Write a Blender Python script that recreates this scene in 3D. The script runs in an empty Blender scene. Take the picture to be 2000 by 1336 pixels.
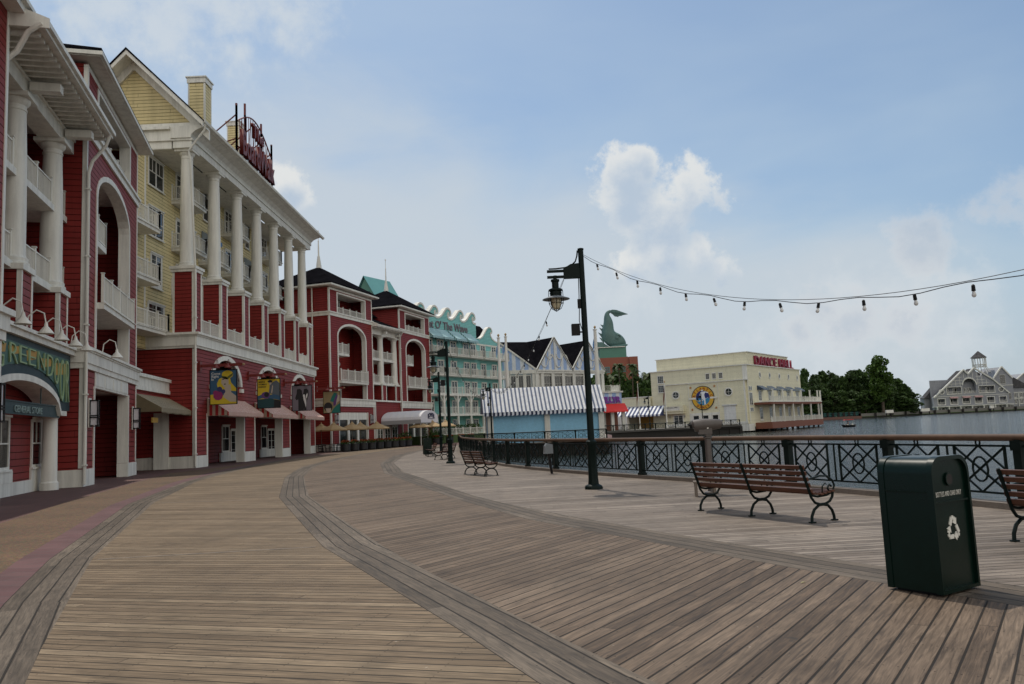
import bpy, bmesh, math, random
import numpy as np
from mathutils import Vector, Matrix, noise
from mathutils.geometry import tessellate_polygon
R=math.radians; PI=math.pi
random.seed(7)
sc=bpy.context.scene; COL=sc.collection
# ------------------------------------------------------------------ camera
F=1532.; PITCH=math.atan(168/1532.); ROLL=0.0455; EYE=1.7
cp,sp=math.cos(PITCH),math.sin(PITCH); cr,sr=math.cos(ROLL),math.sin(ROLL)
rt=Vector((cr,sr*sp,-sr*cp)); up=Vector((sr,-cr*sp,cr*cp)); fw=Vector((0,cp,sp))
cam=bpy.data.cameras.new('camera'); co=bpy.data.objects.new('camera',cam); COL.objects.link(co)
co.matrix_world=Matrix((( rt.x,up.x,-fw.x,0),(rt.y,up.y,-fw.y,0),(rt.z,up.z,-fw.z,EYE),(0,0,0,1)))
cam.sensor_width=36; cam.lens=F/2000*36; cam.clip_end=6000; cam.clip_start=.05
sc.camera=co
def ray(x,y):
    d=fw+rt*((x-1000)/F)+up*((668-y)/F); return d
# ------------------------------------------------------------------ sun and sky
SUN=Vector((-.366*math.cos(R(65)),.93*math.cos(R(65)),math.sin(R(65)))).normalized()
sl=bpy.data.lights.new('sun','SUN'); sl.energy=3.3; sl.angle=R(.6); sl.color=(1,.92,.80)
so=bpy.data.objects.new('sun',sl); COL.objects.link(so)
so.rotation_euler=(-SUN).to_track_quat('-Z','Y').to_euler()
sc.view_settings.view_transform='Standard'; sc.view_settings.look='None'
sc.view_settings.exposure=-0.30; sc.view_settings.gamma=1
SKY_STRENGTH=0.125
W=bpy.data.worlds.new('World'); sc.world=W; W.use_nodes=True
class NT:
    def __init__(s,t): s.t=t; s.n=t.nodes; s.l=t.links
    def node(s,ty,**k):
        n=s.n.new(ty)
        for a,b in k.items(): setattr(n,a,b)
        return n
    def link(s,a,b):
        if isinstance(a,(int,float)): b.default_value=a
        elif isinstance(a,(tuple,list)): b.default_value=tuple(a)+((1,) if len(a)==3 and b.type=='RGBA' else ())
        else: s.l.new(a,b)
    def m(s,op,a,b=0.,c=0.,clamp=False):
        n=s.node('ShaderNodeMath',operation=op); n.use_clamp=clamp
        s.link(a,n.inputs[0]); s.link(b,n.inputs[1]); s.link(c,n.inputs[2]); return n.outputs[0]
    def vm(s,op,a,b=(0,0,0)):
        n=s.node('ShaderNodeVectorMath',operation=op); s.link(a,n.inputs[0]); s.link(b,n.inputs[1])
        return n.outputs['Value'] if op in('DISTANCE','LENGTH','DOT_PRODUCT') else n.outputs[0]
    def noise(s,vec,scale,detail=4,rough=.55,dist=0.):
        n=s.node('ShaderNodeTexNoise'); s.link(vec,n.inputs['Vector']); n.inputs['Scale'].default_value=scale
        n.inputs['Detail'].default_value=detail; n.inputs['Roughness'].default_value=rough; n.inputs['Distortion'].default_value=dist
        return n.outputs['Fac']
    def mix(s,f,a,b,bt='MIX'):
        n=s.node('ShaderNodeMix',data_type='RGBA',blend_type=bt)
        s.link(f,n.inputs[0]); s.link(a,n.inputs[6]); s.link(b,n.inputs[7]); return n.outputs[2]
    def ramp(s,f,stops):
        n=s.node('ShaderNodeValToRGB'); s.link(f,n.inputs[0]); e=n.color_ramp.elements
        while len(e)<len(stops): e.new(.5)
        for i,(p,c) in enumerate(stops): e[i].position=p; e[i].color=tuple(c)+(1,)
        return n.outputs[0]
    def rng(s,v,a,b,c=0.,d=1.,smooth=True):
        n=s.node('ShaderNodeMapRange'); n.interpolation_type='SMOOTHSTEP' if smooth else 'LINEAR'
        for i,x in enumerate((v,a,b,c,d)): s.link(x,n.inputs[i])
        return n.outputs[0]
    def xyz(s,v):
        n=s.node('ShaderNodeSeparateXYZ'); s.link(v,n.inputs[0]); return n.outputs
    def comb(s,x,y,z):
        n=s.node('ShaderNodeCombineXYZ')
        for i,a in enumerate((x,y,z)): s.link(a,n.inputs[i])
        return n.outputs[0]
    def mapv(s,v,scale=(1,1,1),rot=(0,0,0)):
        n=s.node('ShaderNodeMapping'); s.link(v,n.inputs[0]); n.inputs['Scale'].default_value=scale; n.inputs['Rotation'].default_value=rot
        return n.outputs[0]
def build_world():
    t=NT(W.node_tree); t.n.clear()
    out=t.node('ShaderNodeOutputWorld'); bg=t.node('ShaderNodeBackground'); t.l.new(bg.outputs[0],out.inputs[0])
    sky=t.node('ShaderNodeTexSky',sky_type='NISHITA'); sky.sun_disc=False; sky.sun_elevation=R(65); sky.sun_rotation=math.atan2(SUN.x,SUN.y)
    sky.dust_density=1.5; sky.air_density=1.0; sky.ozone_density=1.0
    g=t.node('ShaderNodeTexCoord').outputs['Generated']
    d=t.vm('NORMALIZE',g); z=t.xyz(d)[2]
    n1=t.noise(d,9,9,.6); n2=t.noise(d,30,7,.62); 
    wv=t.m('ADD',t.m('MULTIPLY',t.m('SUBTRACT',n1,.5),.16),t.m('MULTIPLY',t.m('SUBTRACT',n2,.5),.05))
    # high thin veil, stretched streaks over most of the sky
    sv=t.mapv(d,(1.3,1.3,4.0),(.2,.35,.3)); veil=t.rng(t.noise(sv,1.5,4,.5,.3),.30,.66,.15,1.)
    veil=t.m('MULTIPLY',veil,t.rng(z,.03,.5,1.,.4))
    # cumulus puffs at fixed directions in the sky: (px,py,radius,weight)
    lump=t.noise(d,14,8,.62,.3)
    hard=[(1225,335,58),(1215,385,45),(1255,425,50),(1350,385,62),(1300,430,75),(1300,495,70),(1365,500,62),(1405,520,45),(1235,515,40),(1250,310,25),
          (565,355,36),(590,385,30),(545,345,18)]
    grey=[(1810,458,50),(1790,490,38),(1840,490,35),(1965,405,58),(1998,375,50),(1925,420,35),(1600,600,45),(1680,640,60),(1770,640,45),(1560,650,40)]
    soft=[(230,20,110),(330,-10,140),(440,20,90),(520,-20,90),(160,40,70),(1640,600,60),(1560,660,80),(1700,640,90),(1790,620,80),(1860,640,60),(1900,560,60),(1230,580,70),(1640,570,40),(1620,690,90)]
    glow=[(480,420,300),(760,560,400),(1060,640,380),(1340,700,330),(1650,720,300)]
    def field(L):
        f=None
        for (x,y,r) in L:
            v=ray(x,y).normalized(); rr=r/F
            q=t.m('SUBTRACT',1.,t.m('DIVIDE',t.vm('DISTANCE',d,tuple(v)),rr))
            f=q if f is None else t.m('SMOOTH_MAX',f,q,.35)
        return f
    nn=t.m('ADD',t.m('MULTIPLY',t.m('SUBTRACT',lump,.5),2.6),t.m('MULTIPLY',t.m('SUBTRACT',n2,.5),2.2))
    fh=t.m('ADD',field(hard),nn); fs=t.m('ADD',field(soft),t.m('MULTIPLY',nn,1.3))
    mh=t.rng(fh,-.12,.5); ms=t.rng(fs,-.6,1.4,0.,.75)
    # brighter tops: compare the field a little nearer the zenith
    def shade(L):
        f=None; d2=t.vm('ADD',d,(-.006,0.,.022))
        for (x,y,r) in L:
            v=ray(x,y).normalized(); q=t.m('SUBTRACT',1.,t.m('DIVIDE',t.vm('DISTANCE',d2,tuple(v)),r/F))
            f=q if f is None else t.m('SMOOTH_MAX',f,q,.35)
        return f
    sh=t.rng(t.m('ADD',shade(hard),t.m('MULTIPLY',nn,.55)),-.25,1.0)
    veilc=(5.5,6.55,7.3); 
    base=t.mix(t.m('MULTIPLY',veil,.72),t.mix(1.,sky.outputs[0],(.94,1.09,1.15),'MULTIPLY'),veilc)
    base=t.mix(t.m('ADD',.15,t.rng(z,.0,.3,.45,0.)),base,(4.1,5.0,5.9))
    cc=t.mix(sh,(7.6,7.7,7.6),(4.6,5.5,6.6))
    fg2=t.m('ADD',field(glow),t.m('MULTIPLY',t.m('SUBTRACT',t.noise(t.mapv(d,(1.,1.,2.2),(.1,.4,.2)),4.,6,.55,.4),.5),1.1)); base=t.mix(t.rng(fg2,-.12,.62,0.,.8),base,(5.7,6.25,6.75))
    base=t.mix(ms,base,(6.3,6.8,7.2))
    fg=t.m('ADD',field(grey),nn); base=t.mix(t.rng(fg,-.15,.9,0.,.62),base,t.mix(t.rng(fg,.1,1.3),(6.6,6.7,6.9),(4.7,5.3,6.1)))
    base=t.mix(t.m('MULTIPLY',mh,.9),base,cc)
    # unseen bright cloud added behind the camera as fill for the shaded facades
    back=t.rng(t.vm('DOT_PRODUCT',d,(.35,-.93,.1)),.05,.55); bc=t.mix(t.rng(n1,.35,.65),(7.0,6.9,6.6),(13.2,12.4,11.)); base=t.mix(t.m('MULTIPLY',back,.9),base,bc)
    t.link(base,bg.inputs[0]); bg.inputs[1].default_value=SKY_STRENGTH
build_world()
# ------------------------------------------------------------------ materials
MATS={}
def mat(name,fn=None):
    m=bpy.data.materials.new(name); m.use_nodes=True; t=NT(m.node_tree); b=m.node_tree.nodes['Principled BSDF']
    MATS[name]=m
    return m,t,b
def obc(t): return t.node('ShaderNodeTexCoord').outputs['Object']
def bump(t,b,h,dist=.02,st=1.):
    n=t.node('ShaderNodeBump'); n.inputs['Distance'].default_value=dist; n.inputs['Strength'].default_value=st
    t.link(h,n.inputs['Height']); t.l.new(n.outputs[0],b.inputs['Normal'])
def plain(name,c,rough=.6,metal=0.,var=.12,sc_=1.5,bp=0.,spec=.5,fine=12.,streak=0.):
    m,t,b=mat(name); o=obc(t)
    n=t.m('ADD',t.m('MULTIPLY',t.noise(o,sc_,5,.6),.6),t.m('MULTIPLY',t.noise(o,fine,4,.6),.4))
    k=t.rng(n,.3,.7,1-var,1+var,False)
    if streak: k=t.m('MULTIPLY',k,t.rng(t.noise(t.mapv(o,(2.6,2.6,.2)),1.,6,.7),.34,.6,1-streak,1.03))
    t.link(t.mix(1.,c,t.comb(k,k,k),'MULTIPLY'),b.inputs['Base Color'])
    t.link(t.rng(n,.3,.7,max(rough-.08,.02),min(rough+.1,1.),False),b.inputs['Roughness'])
    b.inputs['Metallic'].default_value=metal; b.inputs['Specular IOR Level'].default_value=spec
    if bp: bump(t,b,t.noise(o,fine*3,3),bp)
    return m
def siding(name,c,pitch=.24,var=.1,rough=.62,spec=.3,stain=.1):
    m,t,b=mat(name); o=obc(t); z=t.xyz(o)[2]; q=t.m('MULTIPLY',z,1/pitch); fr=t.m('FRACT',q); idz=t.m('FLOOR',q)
    wn=t.node('ShaderNodeTexWhiteNoise',noise_dimensions='1D'); t.link(idz,wn.inputs['W'])
    n=t.m('ADD',t.m('MULTIPLY',t.noise(o,.5,5,.6),.55),t.m('MULTIPLY',t.noise(t.mapv(o,(1,1,6)),3,5,.6),.45))
    k=t.m('ADD',t.rng(n,.3,.7,1-var,1+var,False),t.m('MULTIPLY',t.m('SUBTRACT',wn.outputs['Value'],.5),.1))
    lap_shade=t.rng(fr,.05,.17,.45,1.); k=t.m('MULTIPLY',k,lap_shade)  # shadow line under each board lap, painted into the base colour
    xx=t.m('ADD',t.m('ADD',t.xyz(o)[0],t.xyz(o)[1]),t.m('MULTIPLY',wn.outputs['Value'],11.)); jt=t.rng(t.m('ABSOLUTE',t.m('SUBTRACT',t.m('FRACT',t.m('MULTIPLY',xx,1/3.6)),.5)),.492,.497,1.,.6); k=t.m('MULTIPLY',k,jt)
    stn=t.rng(t.noise(t.mapv(o,(2.2,2.2,.16)),1.,5,.65),.33,.62,1-stain,1.03); k=t.m('MULTIPLY',k,stn)
    t.link(t.mix(1.,c,t.comb(k,k,k),'MULTIPLY'),b.inputs['Base Color']); b.inputs['Roughness'].default_value=rough; b.inputs['Specular IOR Level'].default_value=spec
    h=t.m('MULTIPLY',t.m('SUBTRACT',1.,fr),t.rng(fr,0.,.14,0.,1.)); bump(t,b,h,.06,1.)
    return m
def stripes(name,c1,c2,pitch,axis=0,rough=.8,trans=.0,duty=.5):
    m,t,b=mat(name); o=obc(t); x=t.xyz(o)[axis]; f=t.m('FRACT',t.m('MULTIPLY',x,1/pitch)); s=t.m('GREATER_THAN',f,duty)
    n=t.rng(t.noise(o,2.2,5,.6),.3,.7,.86,1.08,False)
    t.link(t.mix(1.,t.mix(s,c1,c2),t.comb(n,n,n),'MULTIPLY'),b.inputs['Base Color']); b.inputs['Roughness'].default_value=rough
    bump(t,b,t.noise(t.mapv(o,(1,1,1)),3.,3),.05,.6)
    if trans:
        tr=t.node('ShaderNodeBsdfTranslucent'); t.link(t.mix(s,c1,c2),tr.inputs[0]); mx=t.node('ShaderNodeMixShader'); mx.inputs[0].default_value=trans
        t.l.new(b.outputs[0],mx.inputs[1]); t.l.new(tr.outputs[0],mx.inputs[2]); t.l.new(mx.outputs[0],t.n['Material Output'].inputs[0])
    return m
def shingle(name,c):
    m,t,b=mat(name); o=obc(t); p=t.xyz(o)
    br=t.node('ShaderNodeTexBrick'); t.link(t.comb(t.m('ADD',p[0],p[1]),t.m('MULTIPLY',p[2],1.6),0.),br.inputs['Vector']); br.inputs['Scale'].default_value=1.
    br.inputs['Brick Width'].default_value=.45; br.inputs['Row Height'].default_value=.3; br.inputs['Mortar Size'].default_value=.02
    br.inputs['Color1'].default_value=(*c,1); br.inputs['Color2'].default_value=(c[0]*1.5,c[1]*1.45,c[2]*1.4,1); br.inputs['Mortar'].default_value=(c[0]*.4,c[1]*.4,c[2]*.4,1)
    k=t.rng(t.noise(o,.6,6,.6),.3,.7,.75,1.3,False)
    t.link(t.mix(1.,br.outputs[0],t.comb(k,k,k),'MULTIPLY'),b.inputs['Base Color']); b.inputs['Roughness'].default_value=1.; b.inputs['Specular IOR Level'].default_value=.0
    bump(t,b,br.outputs['Fac'],.02,-.6); return m
def planks(name,c1,c2,c3,pitch=.15,blen=7.5,gap=.058,nails=True,stain=.25):
    m,t,b=mat(name); uv=t.node('ShaderNodeUVMap'); uv.uv_map='UVMap'; p=t.xyz(uv.outputs[0]); u,v=p[0],p[1]
    q=t.m('MULTIPLY',v,1/pitch); idv=t.m('FLOOR',q); fr=t.m('FRACT',q)
    w1=t.node('ShaderNodeTexWhiteNoise',noise_dimensions='1D'); t.link(idv,w1.inputs['W'])
    uu=t.m('ADD',t.m('MULTIPLY',u,1/blen),t.m('MULTIPLY',w1.outputs['Value'],7.)); idu=t.m('FLOOR',uu); fu=t.m('FRACT',uu)
    w2=t.node('ShaderNodeTexWhiteNoise',noise_dimensions='2D'); t.link(t.comb(idv,idu,0.),w2.inputs['Vector']); rnd=w2.outputs['Value']
    sft=t.m('MULTIPLY',rnd,37.)
    gr=t.noise(t.comb(t.m('MULTIPLY',u,1.6),t.m('ADD',t.m('MULTIPLY',v,26.),sft),0.),1.,6,.65,1.4)
    gr2=t.noise(t.comb(t.m('MULTIPLY',u,6.),t.m('ADD',t.m('MULTIPLY',v,120.),sft),0.),1.,3,.6)
    big=t.noise(t.comb(u,v,0.),.35,5,.6); mid=t.noise(t.comb(u,v,3.),1.7,5,.65)
    f=t.m('ADD',t.m('MULTIPLY',t.m('ADD',t.m('MULTIPLY',rnd,.5),t.m('MULTIPLY',w1.outputs['Value'],.5)),.62),t.m('ADD',t.m('MULTIPLY',gr,.50),-.05))
    c=t.ramp(f,[(.08,c1),(.42,c2),(.78,c3),(.97,tuple(min(1,x*1.25) for x in c3))])
    k=t.m('MULTIPLY',t.rng(gr,.3,.68,.52,1.3,False),t.rng(gr2,.3,.7,.88,1.1,False))
    k=t.m('MULTIPLY',k,t.rng(big,.3,.7,1-stain,1+stain*.7,False)); k=t.m('MULTIPLY',k,t.rng(mid,.28,.5,.8,1.03))
    # worn pale specks and old gum
    sp_=t.rng(t.noise(t.comb(u,v,9.),9.,3,.7),.70,.76,0.,.45); c=t.mix(sp_,c,(.42,.38,.33))
    gum=t.rng(t.noise(t.comb(u,v,5.),4.5,2,.4),.24,.20,0.,.75); c=t.mix(gum,c,(.05,.045,.04))
    e=t.m('ABSOLUTE',t.m('SUBTRACT',fr,.5)); g1=t.rng(e,.5-gap*1.3,.5-gap*.55,0.,1.)
    e2=t.m('ABSOLUTE',t.m('SUBTRACT',fu,.5)); g2=t.rng(e2,.5-.0016,.5-.0008,0.,1.)
    gp=t.m('MAXIMUM',g1,t.m('MULTIPLY',g2,.45))
    if nails:
        nu=t.m('MULTIPLY',t.m('SUBTRACT',t.m('FRACT',t.m('MULTIPLY',u,1/.62)),.5),.62); nv=t.m('MULTIPLY',t.m('SUBTRACT',t.m('ABSOLUTE',t.m('SUBTRACT',fr,.5)),.3),pitch)
        dd=t.m('SQRT',t.m('ADD',t.m('MULTIPLY',nu,nu),t.m('MULTIPLY',nv,nv))); nl=t.rng(dd,.0045,.008,.8,0.); gp=t.m('MAXIMUM',gp,nl)
    c=t.mix(1.,c,t.comb(k,k,k),'MULTIPLY'); c=t.mix(t.m('MULTIPLY',gp,.93),c,(.012,.01,.008))
    t.link(c,b.inputs['Base Color']); t.link(t.rng(gr,.3,.7,.6,.85,False),b.inputs['Roughness']); b.inputs['Specular IOR Level'].default_value=.18
    h=t.m('SUBTRACT',t.m('ADD',t.m('MULTIPLY',gr,.12),t.m('MULTIPLY',t.rng(e,.3,.5,1.,.8),.8)),gp); bump(t,b,h,.006,.9)
    return m
def brickpave(name,c1,c2,w=.2,h=.1):
    m,t,b=mat(name); o=obc(t); br=t.node('ShaderNodeTexBrick'); t.link(t.mapv(o,(1,1,1),(0,0,.27)),br.inputs['Vector']); br.inputs['Scale'].default_value=1
    br.inputs['Brick Width'].default_value=w; br.inputs['Row Height'].default_value=h; br.inputs['Mortar Size'].default_value=.006
    br.inputs['Color1'].default_value=(*c1,1); br.inputs['Color2'].default_value=(*c2,1); br.inputs['Mortar'].default_value=(.06,.05,.05,1)
    k=t.rng(t.noise(o,.8,6,.6),.3,.7,.78,1.2,False); t.link(t.mix(1.,br.outputs[0],t.comb(k,k,k),'MULTIPLY'),b.inputs['Base Color']); b.inputs['Roughness'].default_value=.8
    return m
def aggregate(name,c):
    m,t,b=mat(name); o=obc(t); v=t.node('ShaderNodeTexVoronoi'); t.link(o,v.inputs['Vector']); v.inputs['Scale'].default_value=38
    k=t.m('MULTIPLY',t.rng(t.noise(o,.5,6,.65),.3,.7,.72,1.25,False),t.rng(t.noise(o,9,5,.75),.3,.7,.5,1.5,False))
    c2=t.mix(.35,c,v.outputs['Color'],'OVERLAY'); t.link(t.mix(1.,c2,t.comb(k,k,k),'MULTIPLY'),b.inputs['Base Color']); b.inputs['Roughness'].default_value=.85
    bump(t,b,v.outputs['Distance'],.004,.6); return m
def foliage(name,c1,c2):
    m,t,b=mat(name); o=obc(t); n=t.noise(o,.35,4,.6); g=t.node('ShaderNodeNewGeometry'); r_=t.node('ShaderNodeObjectInfo')
    f=t.m('ADD',t.m('MULTIPLY',n,.6),t.m('MULTIPLY',g.outputs['Random Per Island'],.5))
    c=t.ramp(f,[(.2,c1),(.8,c2)]); t.link(c,b.inputs['Base Color']); b.inputs['Roughness'].default_value=.6; b.inputs['Specular IOR Level'].default_value=.25
    tr=t.node('ShaderNodeBsdfTranslucent'); t.link(c,tr.inputs[0]); mx=t.node('ShaderNodeMixShader'); mx.inputs[0].default_value=.25
    t.l.new(b.outputs[0],mx.inputs[1]); t.l.new(tr.outputs[0],mx.inputs[2]); t.l.new(mx.outputs[0],t.n['Material Output'].inputs[0]); return m
M={}
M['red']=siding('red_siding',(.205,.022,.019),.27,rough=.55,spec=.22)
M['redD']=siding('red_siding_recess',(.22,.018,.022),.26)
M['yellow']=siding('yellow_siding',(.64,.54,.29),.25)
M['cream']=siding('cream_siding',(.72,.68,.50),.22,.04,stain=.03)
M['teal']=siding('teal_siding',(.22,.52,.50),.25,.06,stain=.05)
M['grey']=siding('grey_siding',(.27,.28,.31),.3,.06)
M['white']=plain('white_paint',(.72,.71,.655),.55,var=.07,sc_=.7,streak=.16,spec=.35)
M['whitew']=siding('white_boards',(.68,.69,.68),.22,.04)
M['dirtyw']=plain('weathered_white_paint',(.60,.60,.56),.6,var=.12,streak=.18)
M['roof']=shingle('dark_shingles',(.007,.007,.009))
M['roofg']=shingle('grey_shingles',(.07,.07,.075))
M['glass']=plain('window_glass',(.012,.016,.018),.04,spec=.8,var=.3)
M['curtain']=plain('window_curtain',(.35,.36,.34),.35,var=.25,sc_=3)
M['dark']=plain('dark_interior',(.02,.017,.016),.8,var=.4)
M['iron']=plain('dark_green_iron',(.004,.010,.009),.45,var=.2,spec=.14)
M['black']=plain('black_metal',(.008,.008,.009),.45,var=.2,spec=.2)
M['wood']=plain('varnished_slat_wood',(.085,.032,.017),.5,var=.35,sc_=4,fine=30,spec=.35)
M['handrail']=plain('handrail_wood',(.10,.058,.036),.5,spec=.25,var=.3,sc_=1.5,fine=9)
M['kerb']=plain('kerb_timber',(.16,.13,.105),.8,var=.3,sc_=1.,fine=14,bp=.01)
M['pile']=plain('bulkhead_timber',(.016,.014,.012),.9,var=.5,sc_=1,fine=6,bp=.02)
M['signred']=plain('red_sign_steel',(.15,.018,.014),.5,var=.3)
M['bin']=plain('bin_green_paint',(.001,.0105,.007),.32,var=.15,spec=.24)
M['lampgl']=plain('lamp_glass',(.58,.53,.38),.2,var=.1)
M['fixgl']=plain('lantern_frosted_glass',(.62,.62,.66),.3,var=.05)
M['bulb']=plain('clear_bulb',(.65,.66,.66),.1,var=.05,spec=.8)
M['greyp']=plain('grey_enamel',(.16,.18,.20),.5)
M['viewer']=plain('viewer_enamel',(.085,.072,.066),.42,var=.2,sc_=5)
M['terra']=plain('terracotta_wall',(.25,.09,.06),.85,var=.12,sc_=.2)
M['hotelg']=plain('hotel_green_wall',(.09,.22,.17),.8,var=.1,sc_=.2)
M['hotelr']=plain('hotel_teal_roof',(.10,.29,.29),.5,var=.1,sc_=.15)
M['statue']=plain('statue_patina',(.075,.15,.14),.55,var=.3,sc_=.25,fine=1.5)
M['tan']=plain('umbrella_canvas',(.34,.235,.12),.8,var=.12)
M['pot']=plain('black_planter',(.012,.012,.014),.5)
M['brown']=plain('balcony_fascia_brown',(.19,.068,.04),.7,var=.15)
M['leaf']=foliage('leaf_green',(.014,.034,.009),(.07,.125,.03))
M['leafd']=foliage('leaf_dark',(.013,.030,.010),(.06,.10,.03))
M['leafb']=foliage('leaf_bright',(.02,.05,.008),(.08,.14,.025))
M['palm']=foliage('palm_green',(.02,.04,.012),(.08,.11,.035))
M['flower']=foliage('flower_red',(.20,.008,.008),(.35,.10,.02))
M['trunk']=plain('bark',(.09,.07,.05),.95,var=.35,sc_=2)
M['pink']=brickpave('pink_paving_strip',(.078,.028,.032),(.10,.042,.045),.9,.3)
M['pave']=aggregate('exposed_aggregate',(.098,.056,.028))
M['brick']=brickpave('red_brick_paving',(.085,.035,.03),(.12,.05,.04))
M['grass']=plain('lawn',(.06,.10,.03),.95,var=.3,sc_=.3)
M['earth']=plain('far_ground',(.10,.09,.07),.95,var=.3,sc_=.05)
M['navyw']=stripes('kiosk_awning_canvas',(.17,.21,.32),(.93,.94,.96),.445,0,trans=.4,duty=.42)
M['redaw']=plain('red_awning_canvas',(.62,.035,.03),.7)
M['aw1']=stripes('striped_shop_awning',(.36,.09,.075),(.62,.55,.47),.22)
M['aw1s']=stripes('striped_shop_awning_side',(.36,.02,.02),(.45,.36,.28),.42,1)
M['aw2']=stripes('tan_green_awning',(.13,.105,.06),(.36,.30,.21),.2)
M['aw3']=stripes('teal_awning_canvas',(.18,.34,.38),(.42,.60,.64),.3)
M['aw3s']=stripes('teal_awning_side',(.03,.16,.17),(.45,.65,.66),.36,1)
M['aw4']=stripes('slate_blue_awning',(.03,.05,.09),(.25,.30,.36),.5)
M['bluew']=stripes('blue_white_boards',(.60,.64,.68),(.30,.42,.66),1.5,0,duty=.45)
M['canopy']=plain('white_canopy_canvas',(.62,.62,.66),.7,var=.08)
M['pinkaw']=plain('pale_pink_awning',(.45,.28,.28),.8)
M['bluep']=plain('kiosk_blue_board',(.22,.47,.66),.6,var=.14,sc_=.5,fine=4,bp=.02)
M['ltblue']=plain('blue_flag_cloth',(.16,.33,.58),.7)
M['dpurple']=plain('purple_sign_letters',(.16,.03,.28),.5)
M['crimson']=plain('crimson_sign_letters',(.24,.012,.04),.5)
M['grtext']=plain('grey_sign_letters',(.16,.14,.16),.6)
def flat(n,c,r=.6):
    if n not in M: M[n]=plain(n,c,r,var=.06)
    return M[n]
M['deckA']=planks('boardwalk_planks_tan',(.090,.061,.038),(.156,.113,.074),(.222,.168,.113),.147)
M['deckB']=planks('boardwalk_planks_brown',(.064,.046,.034),(.122,.088,.064),(.178,.133,.098),.155)
M['deckC']=planks('boardwalk_planks_grey',(.112,.090,.074),(.183,.151,.126),(.26,.221,.187),.15)
M['band']=planks('boardwalk_border_planks',(.060,.048,.038),(.107,.086,.068),(.172,.141,.111),.19,3.4,.05)
M['deckP']=planks('pier_planks',(.12,.11,.10),(.18,.17,.15),(.25,.23,.21),.2,nails=False)
def water_mat():
    m,t,b=mat('lake_water'); o=obc(t)
    n=t.m('ADD',t.m('MULTIPLY',t.noise(t.mapv(o,(1,1.4,1)),1.1,5,.6,.4),.55),t.m('MULTIPLY',t.noise(t.mapv(o,(1,1.9,1),(0,0,.5)),3.8,4,.6),.25))
    n=t.m('ADD',n,t.m('MULTIPLY',t.noise(o,.16,4,.6),.6))
    b.inputs['Base Color'].default_value=(.026,.036,.034,1); b.inputs['Roughness'].default_value=.07; b.inputs['IOR'].default_value=1.33
    b.inputs['Specular IOR Level'].default_value=.55
    bump(t,b,n,.5,.5); return m
M['water']=water_mat()
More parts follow.
